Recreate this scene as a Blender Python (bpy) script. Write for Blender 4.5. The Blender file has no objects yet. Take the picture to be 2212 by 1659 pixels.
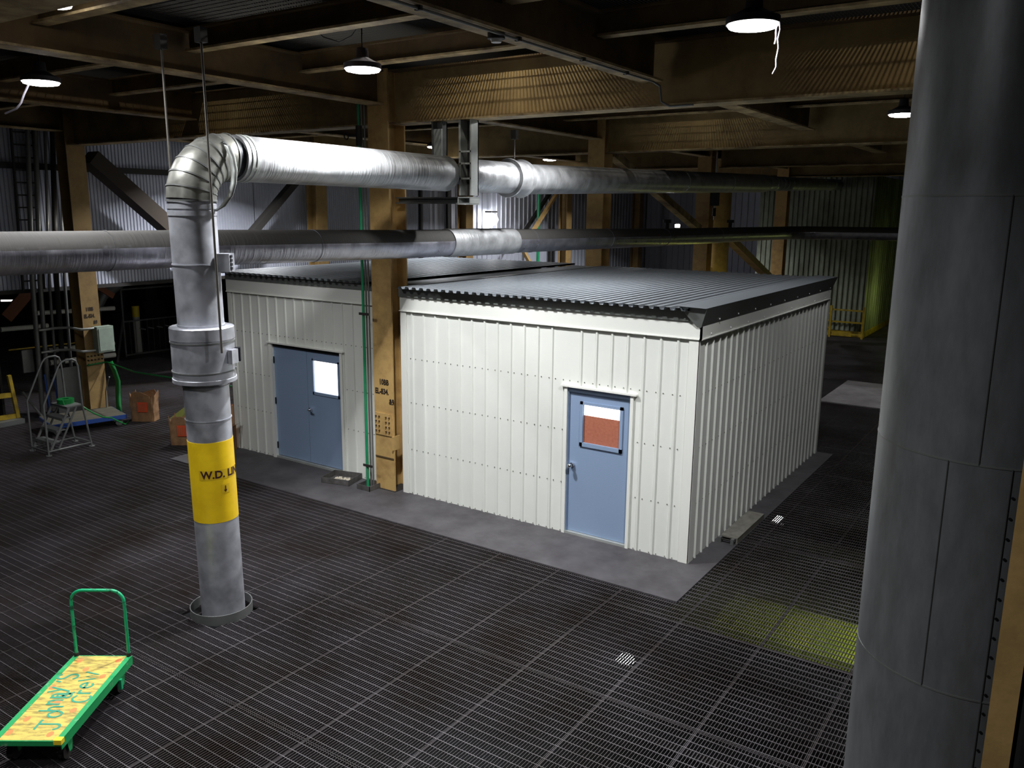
import bpy, math, random
from mathutils import Vector, Matrix
random.seed(7)
C = bpy.context.scene.collection
PI = math.pi
R = math.radians

# ------------------------------------------------------------------ materials
def newmat(name):
    m = bpy.data.materials.new(name); m.use_nodes = True
    nt = m.node_tree
    return m, nt, nt.nodes['Principled BSDF']

def lin(c):
    return tuple(((v / 12.92) if v <= 0.04045 else ((v + 0.055) / 1.055) ** 2.4) for v in [x / 255 for x in c]) + (1,)

def mat(name, rgb, rough=0.6, metal=0.0, var=0.0, scale=6.0, rgb2=None, bump=0.0, bscale=40.0, stretch=(1, 1, 1), thr=(0.35, 0.65), spec=0.5, rvar=0.0, detail=6):
    m, nt, b = newmat(name)
    N = nt.nodes; L = nt.links
    b.inputs['Roughness'].default_value = rough
    b.inputs['Metallic'].default_value = metal
    b.inputs['Specular IOR Level'].default_value = spec
    c1 = lin(rgb)
    b.inputs['Base Color'].default_value = c1
    if var or rgb2 or bump or rvar:
        tc = N.new('ShaderNodeTexCoord'); mp = N.new('ShaderNodeMapping')
        mp.inputs['Scale'].default_value = stretch
        L.new(tc.outputs['Object'], mp.inputs['Vector'])
    if var or rgb2:
        n = N.new('ShaderNodeTexNoise'); n.inputs['Scale'].default_value = scale; n.inputs['Detail'].default_value = detail
        n.inputs['Roughness'].default_value = 0.65
        L.new(mp.outputs[0], n.inputs['Vector'])
        r = N.new('ShaderNodeValToRGB')
        r.color_ramp.elements[0].position = thr[0]; r.color_ramp.elements[1].position = thr[1]
        c2 = lin(rgb2) if rgb2 else tuple(v * (1 - var) for v in c1[:3]) + (1,)
        r.color_ramp.elements[0].color = c2; r.color_ramp.elements[1].color = c1
        L.new(n.outputs['Fac'], r.inputs[0]); L.new(r.outputs[0], b.inputs['Base Color'])
    if rvar:
        n3 = N.new('ShaderNodeTexNoise'); n3.inputs['Scale'].default_value = scale * 1.7; n3.inputs['Detail'].default_value = 5
        L.new(mp.outputs[0], n3.inputs['Vector'])
        mr = N.new('ShaderNodeMapRange'); mr.inputs['To Min'].default_value = max(0.05, rough - rvar); mr.inputs['To Max'].default_value = min(1, rough + rvar)
        mr.inputs['From Min'].default_value = 0.3; mr.inputs['From Max'].default_value = 0.7
        L.new(n3.outputs['Fac'], mr.inputs[0]); L.new(mr.outputs[0], b.inputs['Roughness'])
    if bump:
        n2 = N.new('ShaderNodeTexNoise'); n2.inputs['Scale'].default_value = bscale; n2.inputs['Detail'].default_value = 4
        L.new(mp.outputs[0], n2.inputs['Vector'])
        bp = N.new('ShaderNodeBump'); bp.inputs['Strength'].default_value = bump; bp.inputs['Distance'].default_value = 0.01
        L.new(n2.outputs['Fac'], bp.inputs['Height']); L.new(bp.outputs[0], b.inputs['Normal'])
    return m

def emis(name, rgb, s):
    m, nt, b = newmat(name)
    b.inputs['Base Color'].default_value = (0.8, 0.8, 0.8, 1)
    b.inputs['Emission Color'].default_value = lin(rgb); b.inputs['Emission Strength'].default_value = s
    return m

M = {}
M['cream'] = mat('cream painted sheet', (222, 224, 217), 0.42, 0, var=0.03, scale=3, bump=0.02, bscale=5)
M['creamtrim'] = mat('cream trim', (226, 227, 220), 0.42, 0)
M['darktrim'] = mat('grey eave flashing', (118, 122, 118), 0.45, 0.3)
M['roofsteel'] = mat('galvanised roof deck', (136, 142, 148), 0.4, 0.5, var=0.1, scale=1.2, stretch=(1, 0.35, 1))
M['blue'] = mat('blue door paint', (132, 152, 180), 0.5, 0, var=0.04, scale=60)
M['chrome'] = mat('chrome', (220, 222, 226), 0.15, 1)
M['black'] = mat('dark hinge steel', (40, 42, 46), 0.5, 0.6)
M['screw'] = mat('screw head', (120, 120, 112), 0.5, 0.5)
M['board'] = mat('brown fibre board', (172, 104, 80), 0.8, 0, rgb2=(158, 92, 68), scale=30)
M['winlit'] = emis('lit room window', (255, 250, 246), 2.2)
M['concrete'] = mat('grey floor slab', (78, 76, 79), 0.75, 0, rgb2=(56, 53, 56), scale=1.6, bump=0.15, bscale=18, rvar=0.1)
M['grating'] = mat('dark steel grating', (70, 66, 70), 0.5, 0.3, rgb2=(46, 38, 34), scale=0.7)
M['gratingrod'] = mat('worn grating cross rod', (112, 108, 112), 0.5, 0.35, rgb2=(70, 64, 64), scale=0.7)
M['deckgrating'] = mat('upper deck grating', (24, 23, 21), 0.7, 0.2)
M['lower'] = mat('lower storey concrete', (38, 38, 40), 0.9, 0)
M['ochre'] = mat('ochre steel lightened for floor bounce', (190, 166, 120), 0.7, 0, rgb2=(96, 76, 46), scale=2.5, bump=0.1, bscale=30, detail=8)  # lightened: light bounced off the floor onto flange undersides is in the colour
M['ochredark'] = mat('darker ochre structural steel', (104, 82, 48), 0.8, 0, rgb2=(70, 54, 30), scale=1.8, bump=0.15, bscale=20, detail=8)  # same ochre, darker, for webs and top flanges
M['ochreweb'] = mat('girder web ochre', (148, 124, 78), 0.8, 0, rgb2=(118, 96, 58), scale=1.8, bump=0.1, bscale=20, detail=8)  # ochre for girder webs, between the light and dark versions
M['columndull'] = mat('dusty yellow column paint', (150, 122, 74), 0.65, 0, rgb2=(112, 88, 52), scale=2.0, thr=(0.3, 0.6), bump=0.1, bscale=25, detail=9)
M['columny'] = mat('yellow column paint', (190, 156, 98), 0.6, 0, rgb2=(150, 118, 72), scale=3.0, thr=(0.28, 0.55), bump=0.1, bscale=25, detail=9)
M['siding'] = mat('galvanised wall siding', (186, 190, 204), 0.5, 0.1, var=0.15, scale=0.8)
M['sidinggreen'] = mat('weathered booth siding', (150, 158, 140), 0.6, 0.2, rgb2=(96, 100, 84), scale=1.5, stretch=(1, 1, 0.4))
M['dark'] = mat('dark painted steel', (44, 42, 40), 0.7, 0.2)
M['darkbrown'] = mat('dark brown panel', (48, 38, 28), 0.8, 0)
M['greysteel'] = mat('grey painted steel', (120, 122, 120), 0.5, 0.4, var=0.2, scale=5)
M['strut'] = mat('galvanised channel', (190, 194, 190), 0.4, 0.5, var=0.15, scale=6)
M['green'] = mat('green pipe paint', (30, 140, 92), 0.45, 0, var=0.2, scale=8)
M['cartgreen'] = mat('green cart paint', (28, 150, 84), 0.5, 0, rgb2=(120, 165, 130), scale=14, thr=(0.3, 0.42), detail=9)
M['carttube'] = mat('green handle paint', (26, 165, 110), 0.4, 0, rgb2=(16, 70, 50), scale=16, thr=(0.36, 0.44), detail=9)
M['cartyellow'] = mat('yellow cart deck', (206, 182, 88), 0.6, 0, rgb2=(126, 112, 60), scale=9, thr=(0.34, 0.56), stretch=(1, 4, 1), detail=9)
M['brightyellow'] = mat('bright yellow paint', (244, 214, 50), 0.45, 0)
M['teal'] = mat('teal hand lettering', (52, 146, 116), 0.6, 0)
M['orangedot'] = mat('orange spot paint', (226, 130, 72), 0.6, 0)
M['rubber'] = mat('caster rubber', (34, 30, 28), 0.7, 0)
M['pipeyellow'] = mat('yellow pipe band', (246, 208, 30), 0.38, 0, rgb2=(226, 186, 24), scale=3)
M['sticker'] = mat('yellow label sticker', (212, 176, 28), 0.5, 0)
M['ink'] = mat('dark lettering', (60, 24, 16), 0.6, 0)
M['stencil'] = mat('black stencil paint', (34, 24, 14), 0.7, 0)
M['logo'] = mat('orange red bag print', (216, 78, 40), 0.7, 0)
M['kraft'] = mat('brown kraft paper', (156, 118, 82), 0.8, 0, rgb2=(122, 90, 60), scale=5)
M['carton'] = mat('cardboard', (150, 110, 76), 0.85, 0, rgb2=(126, 90, 60), scale=4)
M['tarp'] = mat('olive plastic sheet', (112, 116, 52), 0.5, 0)
M['bluepaint'] = mat('blue dolly paint', (52, 88, 168), 0.5, 0)
M['wood'] = mat('worn plywood deck', (84, 80, 64), 0.8, 0, rgb2=(56, 54, 44), scale=4, stretch=(4, 1, 1))
M['elecbox'] = mat('pale green enclosure', (146, 160, 148), 0.5, 0.1, var=0.15, scale=8)
M['white'] = mat('white paint', (220, 220, 220), 0.5, 0)
M['greenstrap'] = mat('green strapping', (16, 112, 50), 0.35, 0)
M['plate'] = mat('light steel floor plate', (160, 156, 158), 0.6, 0.2, rgb2=(128, 124, 126), scale=1.5)
M['rampgrey'] = mat('textured grey plate', (138, 136, 126), 0.7, 0.2, bump=0.4, bscale=120, rgb2=(112, 110, 102), scale=8)
M['tray'] = mat('dirty steel tray', (98, 96, 94), 0.7, 0.3, rgb2=(66, 64, 62), scale=7)
M['pebble'] = mat('pale litter', (206, 196, 178), 0.8, 0)
M['lampbody'] = mat('lamp housing', (70, 66, 72), 0.5, 0.4)
M['lens'] = emis('highbay lens', (255, 255, 255), 22)
M['cord'] = mat('white cord', (225, 220, 235), 0.5, 0)
M['wire'] = mat('dark cable', (26, 24, 22), 0.6, 0)
M['boltbrown'] = mat('brown bolt heads', (84, 58, 30), 0.7, 0.2)
M['helmet'] = mat('yellow plastic', (240, 180, 30), 0.4, 0)
M['palewhite'] = mat('white pipe lagging', (200, 198, 190), 0.6, 0)
M['yellowrail'] = mat('yellow rail paint', (190, 160, 40), 0.5, 0, rgb2=(130, 108, 30), scale=4)
M['lime'] = mat('yellow green lit patch tint', (170, 176, 60), 0.7, 0, rgb2=(120, 140, 50), scale=2)  # colour of the light on the patch is put into this paint
M['redsteel'] = mat('rust red steel', (120, 66, 40), 0.7, 0)

def metal_jacket(name, rgb, rough, ring_axis, ringscale, bumpk=0.5, dust=None, metal=0.85, dlo=0.5, dhi=0.62, side=None):
    """aluminium lagging: wrinkles run round the pipe, dust lies on the upper side"""
    m, nt, b = newmat(name); N = nt.nodes; L = nt.links
    tc = N.new('ShaderNodeTexCoord'); mp = N.new('ShaderNodeMapping')
    sc = [0.6, 0.6, 0.6]; sc['xyz'.index(ring_axis)] = ringscale
    mp.inputs['Scale'].default_value = sc
    L.new(tc.outputs['Object'], mp.inputs['Vector'])
    n = N.new('ShaderNodeTexNoise'); n.inputs['Scale'].default_value = 3.0; n.inputs['Detail'].default_value = 6; n.inputs['Distortion'].default_value = 0.4
    L.new(mp.outputs[0], n.inputs['Vector'])
    n2 = N.new('ShaderNodeTexNoise'); n2.inputs['Scale'].default_value = 5.0; n2.inputs['Detail'].default_value = 8
    L.new(tc.outputs['Object'], n2.inputs['Vector'])
    cr = N.new('ShaderNodeValToRGB')
    c = lin(rgb); cr.color_ramp.elements[0].color = tuple(v * 0.62 for v in c[:3]) + (1,); cr.color_ramp.elements[1].color = c
    cr.color_ramp.elements[0].position = 0.3; cr.color_ramp.elements[1].position = 0.6
    L.new(n2.outputs['Fac'], cr.inputs[0])
    mr = N.new('ShaderNodeMapRange'); mr.inputs['From Min'].default_value = 0.3; mr.inputs['From Max'].default_value = 0.7
    mr.inputs['To Min'].default_value = rough - 0.08; mr.inputs['To Max'].default_value = rough + 0.12
    L.new(n2.outputs['Fac'], mr.inputs[0])
    bp = N.new('ShaderNodeBump'); bp.inputs['Strength'].default_value = bumpk; bp.inputs['Distance'].default_value = 0.012
    L.new(n.outputs['Fac'], bp.inputs['Height']); L.new(bp.outputs[0], b.inputs['Normal'])
    b.inputs['Metallic'].default_value = metal
    if dust:
        g = N.new('ShaderNodeNewGeometry'); sx = N.new('ShaderNodeSeparateXYZ'); L.new(g.outputs['True Normal'], sx.inputs[0])
        ad = N.new('ShaderNodeMath'); ad.operation = 'MULTIPLY_ADD'; ad.inputs[1].default_value = 0.5; ad.inputs[2].default_value = 0.5
        L.new(sx.outputs['Z'], ad.inputs[0])
        a2 = N.new('ShaderNodeMath'); a2.operation = 'MULTIPLY_ADD'; a2.inputs[1].default_value = 0.12
        L.new(n2.outputs['Fac'], a2.inputs[0]); L.new(ad.outputs[0], a2.inputs[2])
        fr = N.new('ShaderNodeMapRange'); fr.inputs['From Min'].default_value = dlo; fr.inputs['From Max'].default_value = dhi
        L.new(a2.outputs[0], fr.inputs[0])
        mx = N.new('ShaderNodeMix'); mx.data_type = 'RGBA'
        L.new(fr.outputs[0], mx.inputs[0]); L.new(cr.outputs[0], mx.inputs[6]); mx.inputs[7].default_value = lin(dust)
        L.new(mx.outputs[2], b.inputs['Base Color'])
        m2 = N.new('ShaderNodeMapRange'); m2.inputs['To Min'].default_value = metal; m2.inputs['To Max'].default_value = 0.0
        L.new(fr.outputs[0], m2.inputs[0]); L.new(m2.outputs[0], b.inputs['Metallic'])
        m3 = N.new('ShaderNodeMix'); m3.data_type = 'FLOAT'
        L.new(fr.outputs[0], m3.inputs[0]); L.new(mr.outputs[0], m3.inputs[2]); m3.inputs[3].default_value = 0.8
        L.new(m3.outputs[0], b.inputs['Roughness'])
    else:
        L.new(cr.outputs[0], b.inputs['Base Color']); L.new(mr.outputs[0], b.inputs['Roughness'])
    return m

M['jacketV'] = metal_jacket('jacket of the vertical pipe', (196, 198, 206), 0.42, 'z', 1.2, 0.15, metal=0.6)
M['jacketH'] = metal_jacket('foil jacket of the hot line', (186, 187, 188), 0.38, 'y', 9, 0.8, metal=0.5)
M['jacketE'] = metal_jacket('elbow sheet', (164, 164, 156), 0.38, 'z', 2, 0.1, metal=0.7)
M['jacket2'] = metal_jacket('foil jacket of the lower line', (176, 176, 186), 0.35, 'y', 10, 0.7, dust=(66, 64, 61), dlo=0.6, dhi=0.66, metal=0.75)
M['duct'] = mat('weathered duct sheet', (134, 137, 140), 0.42, 0.4, rgb2=(112, 114, 115), scale=14, stretch=(1, 1, .3), bump=.05, bscale=30, thr=(.3, .7))

# ------------------------------------------------------------------ mesh building
class MB:
    def __init__(s): s.v = []; s.f = []; s.sm = []
    def add(s, vs, fs, smooth=False):
        o = len(s.v); s.v += [tuple(x) for x in vs]
        s.f += [tuple(i + o for i in f) for f in fs]
        s.sm += (smooth if isinstance(smooth, list) else [smooth] * len(fs))
        return s
    def box(s, x0, x1, y0, y1, z0, z1):
        vs = [(x, y, z) for z in (z0, z1) for y in (y0, y1) for x in (x0, x1)]
        return s.add(vs, [(0, 2, 3, 1), (4, 5, 7, 6), (0, 1, 5, 4), (2, 6, 7, 3), (0, 4, 6, 2), (1, 3, 7, 5)])
    def obox(s, c, sz, m3=None, rz=0):
        m3 = m3 or Matrix.Rotation(rz, 3, 'Z')
        c = Vector(c); vs = []
        for z in (-.5, .5):
            for y in (-.5, .5):
                for x in (-.5, .5): vs.append(c + m3 @ Vector((x * sz[0], y * sz[1], z * sz[2])))
        return s.add(vs, [(0, 2, 3, 1), (4, 5, 7, 6), (0, 1, 5, 4), (2, 6, 7, 3), (0, 4, 6, 2), (1, 3, 7, 5)])
    def bar(s, a, b, w, h, up=(0, 0, 1)):
        a = Vector(a); b = Vector(b); d = (b - a); l = d.length; d.normalize()
        u = Vector(up)
        if abs(d.dot(u)) > .98: u = Vector((0, 1, 0))
        x = d.cross(u).normalized(); z = x.cross(d)
        m3 = Matrix((x, d, z)).transposed()
        return s.obox((a + b) / 2, (w, l, h), m3)
    def tube(s, pts, r, n=12, cap=True, closed=False):
        pts = [Vector(p) for p in pts]; k = len(pts)
        rr = r if isinstance(r, (list, tuple)) else [r] * k
        vs = []; prev = None
        for i, p in enumerate(pts):
            if closed: t = (pts[(i + 1) % k] - pts[i - 1])
            else: t = pts[min(i + 1, k - 1)] - pts[max(i - 1, 0)]
            if t.length < 1e-9: t = Vector((0, 0, 1))
            t.normalize()
            if prev is None:
                a = Vector((0, 0, 1)) if abs(t.z) < .9 else Vector((1, 0, 0))
                u = (a - t * a.dot(t)).normalized()
            else: u = (prev - t * prev.dot(t)).normalized()
            prev = u; w = t.cross(u)
            sc = 1.0
            if 0 < i < k - 1 or closed:
                d1 = (pts[i] - pts[i - 1]).normalized(); sc = 1 / max(.6, d1.dot(t))
            for j in range(n):
                a = 2 * PI * j / n
                vs.append(p + (u * math.cos(a) + w * math.sin(a)) * rr[i] * (sc if sc < 1.2 else 1.2))
        fs = []
        m = k if closed else k - 1
        for i in range(m):
            for j in range(n):
                a = i * n + j; b = i * n + (j + 1) % n; i2 = (i + 1) % k
                fs.append((a, b, i2 * n + (j + 1) % n, i2 * n + j))
        s.add(vs, fs, True)
        if cap and not closed:
            o = len(s.v)
            s.v += [tuple(x) for x in vs[:n]] + [tuple(x) for x in vs[-n:]]
            s.f += [tuple(o + j for j in reversed(range(n))), tuple(o + n + j for j in range(n))]; s.sm += [False, False]
        return s
    def cyl(s, a, b, r, n=24, r2=None): return s.tube([a, b], [r, r if r2 is None else r2], n)
    def lathe(s, c, prof, n=32, closed=False):
        """prof: list of (r,z) about the vertical axis at c; separate rings for hard edges"""
        c = Vector(c)
        for (r0, z0), (r1, z1) in zip(prof[:-1], prof[1:]):
            vs = []
            for (r, z) in ((r0, z0), (r1, z1)):
                for j in range(n):
                    a = 2 * PI * j / n; vs.append(c + Vector((r * math.cos(a), r * math.sin(a), z)))
            s.add(vs, [(j, (j + 1) % n, n + (j + 1) % n, n + j) for j in range(n)], True)
        return s
    def ring(s, c, axis, r, w, t, n=32):
        """flat band of width w and thickness t round an axis"""
        ax = Vector(axis).normalized(); a0 = Vector((0, 0, 1)) if abs(ax.z) < .9 else Vector((1, 0, 0))
        u = (a0 - ax * a0.dot(ax)).normalized(); v = ax.cross(u); c = Vector(c)
        for (r0, o0, r1, o1) in ((r + t, -w / 2, r + t, w / 2), (r, -w / 2, r + t, -w / 2), (r + t, w / 2, r, w / 2), (r, w / 2, r, -w / 2)):
            vs = []
            for (rr, oo) in ((r0, o0), (r1, o1)):
                for j in range(n):
                    a = 2 * PI * j / n; vs.append(c + ax * oo + (u * math.cos(a) + v * math.sin(a)) * rr)
            s.add(vs, [(j, (j + 1) % n, n + (j + 1) % n, n + j) for j in range(n)], True)
        return s
    def sheet(s, prof, a, b):
        """extrude an open profile (list of points at end a) by vector b-a; double sided thin surface"""
        d = Vector(b) - Vector(a)
        vs = [Vector(p) for p in prof] + [Vector(p) + d for p in prof]; n = len(prof)
        return s.add(vs, [(i, i + 1, n + i + 1, n + i) for i in range(n - 1)])

ORG = {}
def link(o, parent=None):
    C.objects.link(o)
    if parent is not None: o.parent = parent
    return o
def tag(o, label=None, cat=None, group=None, kind=None):
    if label: o['label'] = label
    if cat: o['category'] = cat
    if group: o['group'] = group
    if kind: o['kind'] = kind
    return o
def thing(name, label, cat, loc, rz=0, group=None, local=False):
    o = bpy.data.objects.new(name, None); o.empty_display_size = .2
    o.location = loc; o.rotation_euler = (0, 0, rz); link(o)
    ORG[o] = Vector((0, 0, 0)) if (local or rz) else Vector(loc)
    return tag(o, label, cat, group)
def part(name, mb, m, parent, label=None):
    org = ORG[parent]
    me = bpy.data.meshes.new(name); me.from_pydata([(x - org.x, y - org.y, z - org.z) for x, y, z in mb.v], [], mb.f)
    me.polygons.foreach_set('use_smooth', mb.sm); me.materials.append(m); me.update()
    o = bpy.data.objects.new(name, me); link(o, parent); ORG[o] = org
    if label: o['label'] = label
    return o
def each(name, mbs, m, parent, limit=100):
    for k, q in enumerate(mbs[:limit]): part(name, q, m, parent)
    if len(mbs) > limit:
        r = MB()
        for q in mbs[limit:]: r.add(q.v, q.f, q.sm)
        part(name, r, m, parent)['kind'] = 'stuff'
def solo(name, mb, m, loc=(0, 0, 0), label=None, cat=None, group=None, kind=None):
    l = Vector(loc)
    me = bpy.data.meshes.new(name); me.from_pydata([(x - l.x, y - l.y, z - l.z) for x, y, z in mb.v], [], mb.f)
    me.polygons.foreach_set('use_smooth', mb.sm); me.materials.append(m); me.update()
    o = bpy.data.objects.new(name, me); o.location = l; link(o); ORG[o] = l
    return tag(o, label, cat, group, kind)
def copy_tree(o, parent=None):
    c = o.copy(); C.objects.link(c)
    if parent is not None: c.parent = parent
    for ch in list(o.children): copy_tree(ch, c)
    return c
def text_mb(txt, size, depth=0.002, bold=0.0):
    cu = bpy.data.curves.new('txt', 'FONT'); cu.body = txt; cu.size = size; cu.extrude = depth / 2; cu.offset = bold
    cu.resolution_u = 3
    o = bpy.data.objects.new('txt', cu); C.objects.link(o)
    dg = bpy.context.evaluated_depsgraph_get(); me = bpy.data.meshes.new_from_object(o.evaluated_get(dg))
    mb = MB(); mb.add([v.co[:] for v in me.vertices], [tuple(p.vertices) for p in me.polygons])
    bpy.data.objects.remove(o); bpy.data.curves.remove(cu)
    return mb
def xform(mb, fn):
    mb.v = [tuple(fn(*p)) for p in mb.v]; return mb

# ------------------------------------------------------------------ camera
def camera():
    yaw, pitch, roll, f = -0.5921, 0.205, 0.0097, 1796.2
    F = Vector((math.sin(yaw) * math.cos(pitch), math.cos(yaw) * math.cos(pitch), -math.sin(pitch)))
    r = Vector((math.cos(yaw), -math.sin(yaw), 0)); u = r.cross(F)
    c, s = math.cos(roll), math.sin(roll)
    r2 = r * c + u * s; u2 = u * c - r * s
    cam = bpy.data.cameras.new('camera'); cam.sensor_width = 36; cam.lens = 36 * f / 2212; cam.clip_end = 200; cam.clip_start = .05
    o = bpy.data.objects.new('camera', cam); C.objects.link(o)
    m = Matrix((r2, u2, -F)).transposed().to_4x4(); m.translation = Vector((3.8292, -9.9221, 4.5837))
    o.matrix_world = m; bpy.context.scene.camera = o
camera()

# ------------------------------------------------------------------ floor, slab, ceiling, walls
X0, X1, Y0, Y1 = -30.0, 8.0, -12.0, 34.0
def grating(name, m, z, pitch, rod, x0, x1, y0, y1, w=0.005, d=0.032, holes=()):
    g = MB()
    n = int((x1 - x0) / pitch)
    for i in range(n):
        x = x0 + i * pitch
        segs = [(y0, y1)]
        for (hx0, hx1, hy0, hy1) in holes:
            if hx0 <= x <= hx1:
                ns = []
                for a, b in segs:
                    if hy0 <= a and hy1 >= b: continue
                    if hy1 <= a or hy0 >= b: ns.append((a, b)); continue
                    if a < hy0: ns.append((a, hy0))
                    if b > hy1: ns.append((hy1, b))
                segs = ns
        for a, b in segs: g.box(x - w / 2, x + w / 2, a, b, z - d, z)
    return g
def rods(z, rod, x0, x1, y0, y1, w=0.006, d=0.007, holes=(), dz=-0.001):
    g = MB(); n = int((y1 - y0) / rod)
    for i in range(n):
        y = y0 + i * rod; segs = [(x0, x1)]
        for (hx0, hx1, hy0, hy1) in holes:
            if hy0 <= y <= hy1:
                ns = []
                for a, b in segs:
                    if hx0 <= a and hx1 >= b: continue
                    if hx1 <= a or hx0 >= b: ns.append((a, b)); continue
                    if a < hx0: ns.append((a, hx0))
                    if b > hx1: ns.append((hx1, b))
                segs = ns
        for a, b in segs: g.box(a, b, y - w / 2, y + w / 2, z - d + dz, z + 0.0015)
    return g
SLAB = (-9.75, 0.33, -1.13, 6.5)
hole = [SLAB, (-4.26, -3.64, -4.70, -4.08), (3.15, 4.05, -6.25, -5.35)]
g = grating('floor', None, 0, 0.030, 0.104, X0, X1, Y0, Y1, holes=hole)
fl = solo('floor', g, M['grating'], kind='structure')
tag(fl, 'dark steel bar grating floor around the sheds')
g = rods(0, 0.104, X0, X1, Y0, Y1, holes=hole)
part('cross_rods', g, M['gratingrod'], fl, 'lighter worn cross rods of the floor grating')
g = MB()
x = 1.49 - 0.93 * 30
while x < X1:
    segs = [(Y0, Y1)]
    if SLAB[0] < x < SLAB[1]: segs = [(Y0, SLAB[2]), (SLAB[3], Y1)]
    for a, b in segs:
        g.box(x - .009, x - .003, a, b, -.032, .0); g.box(x + .003, x + .009, a, b, -.032, .0)
    x += 0.93
for y in (-11.1, -9.3, -7.4, -5.5, -3.4, -1.58, 1.3, 3.2, 5.1, 7.0, 9.0, 11.0, 14.6, 16.5, 19, 22, 25, 28):
    segs = [(X0, X1)]
    if SLAB[2] < y < SLAB[3]: segs = [(X0, SLAB[0]), (SLAB[1], X1)]
    for a, b in segs:
        g.box(a, b, y - .014, y - .008, -.032, .0); g.box(a, b, y + .008, y + .014, -.032, .0)
part('panel_edge_bars', g, M['grating'], fl)
g = MB()
for y in (-8.1, -5.75, -3.7, -1.62, 1.9, 3.6, 7, 10, 14):
    g.box(X0, X1, y - .06, y + .06, -.32, -.034)
for x in (-14.4, -9.85, -5.3, -.75, 3.8):
    g.box(x - .08, x + .08, Y0, Y1, -.55, -.32)
solo('trim_floor_bearers', g, M['dark'], kind='structure')
g = MB(); g.box(X0, X1, Y0, Y1, -4.7, -4.5)
solo('floor_lower', g, M['lower'], kind='structure')
g = MB(); g.box(SLAB[0], SLAB[1], SLAB[2], SLAB[3], -.15, .012)
solo('floor_slab', g, M['concrete'], kind='structure')

# ceiling: the grating of the storey above
ZC = 6.68
g = grating('ceiling', None, ZC + .03, 0.040, .1, -30, 8, -12, 34, w=.006, d=.03)
ce = solo('ceiling', g, M['deckgrating'], kind='structure')
g = rods(ZC + .03, .104, -30, 8, -12, 34, w=.007)
part('cross_rods', g, M['deckgrating'], ce)
g = MB()
for (a, b, c_, d_) in ((-3.2, 1.0, 1.2, 4.2), (-9.7, -5.5, .4, 6.8), (-.6, 3.6, -6.7, -2.3), (-5.1, -.9, 7.3, 13.9), (-.6, 7.5, 7.3, 30), (-30, -14.6, -12, 34), (-14.2, -10, 7.3, 30)):
    g.box(a, b, c_, d_, ZC + .06, ZC + .08)
M['deckblack'] = mat('black deck plate', (14, 13, 12), 0.9)  # near-black stands in for the darkness above the joists
part('added_cover_plates', g, M['deckblack'], ce)  # plates added above the grating, blocking the upper lamps

def corrug(axis, a0, a1, other, z0, z1, pitch, depth, flat=.5, tilt=.15):
    """vertical ribbed wall along axis 'x' or 'y' at the other coordinate; positive depth pushes ribs to +other"""
    pr = []; p = a0
    fl_ = pitch * flat; sl = pitch * tilt; top = pitch - fl_ - 2 * sl
    while p < a1 - 1e-6:
        for (dp, dd) in ((0, 0), (fl_, 0), (fl_ + sl, depth), (fl_ + sl + top, depth)):
            q = min(p + dp, a1)
            pr.append((q, other + dd, z0) if axis == 'x' else (other + dd, q, z0))
        p += pitch
    pr.append((a1, other, z0) if axis == 'x' else (other, a1, z0))
    mb = MB(); mb.sheet(pr, (0, 0, z0), (0, 0, z1)); return mb
g = corrug('y', -12, 5.6, -15.3, 2.8, 6.9, .085, .025, .4, .15)
wl = solo('wall_left', g, M['siding'], kind='structure')
part('lower_siding', corrug('y', 5.6, 13.2, -15.3, 0, 6.9, .085, .025, .4, .15), M['siding'], wl)
part('wide_ribbed_siding', corrug('y', 13.2, 31, -15.3, 0, 6.9, .32, .035, .75, .06), M['siding'], wl)
g = MB()
g.box(-15.25, -15.12, -12, 13, 5.37, 5.5)
g.box(-15.32, -15.2, -12, 5.6, 2.72, 2.8)
part('girt', g, M['dark'], wl)
g = MB()
for y in (4.05, 7.75, 12.6, 14.1):
    g.box(-15.24, -15.14, y - .05, y + .05, 0 if y > 5.6 else 2.8, 6.6)
part('dark_downpipes', g, M['dark'], wl)
g = corrug('x', -15.3, 8, 31, 0, 6.9, .32, -.035, .75, .06)
wb = solo('wall_back', g, M['siding'], kind='structure')
g = MB(); g.box(-30.1, -30, -12, 31, -4.6, 6.7)
solo('wall_far_left', g, M['dark'], kind='structure')
g = MB(); g.box(8, 8.1, -12, 31, -4.6, 9); g.box(-30, 8, 34, 34.1, -4.6, 6)
solo('wall_right', g, M['darkbrown'], kind='structure')

# ------------------------------------------------------------------ columns and beams
def ibeam(a, b, bot, depth, width, tf=.025, tw=.016):
    """horizontal I section from a to b (xy), underside at z=bot"""
    m = {}
    ax, ay = a; bx, by = b
    d = Vector((bx - ax, by - ay, 0)); n = Vector((-d.y, d.x, 0)).normalized()
    def bx_(w, z0, z1):
        mb = MB(); c = Vector(((ax + bx) / 2, (ay + by) / 2, (z0 + z1) / 2))
        mb.bar(Vector((ax, ay, (z0 + z1) / 2)), Vector((bx, by, (z0 + z1) / 2)), w, z1 - z0); return mb
    return bx_(width, bot, bot + tf), bx_(tw, bot + tf, bot + depth - tf), bx_(width, bot + depth - tf, bot + depth)
def beam(name, label, a, b, bot, depth, width, group, stiff=0):
    t = thing(name, label, 'beam', ((a[0] + b[0]) / 2, (a[1] + b[1]) / 2, bot), group=group)
    f1, w, f2 = ibeam(a, b, bot, depth, width)
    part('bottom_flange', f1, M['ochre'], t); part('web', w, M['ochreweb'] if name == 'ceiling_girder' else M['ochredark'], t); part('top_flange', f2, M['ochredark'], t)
    return t
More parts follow.
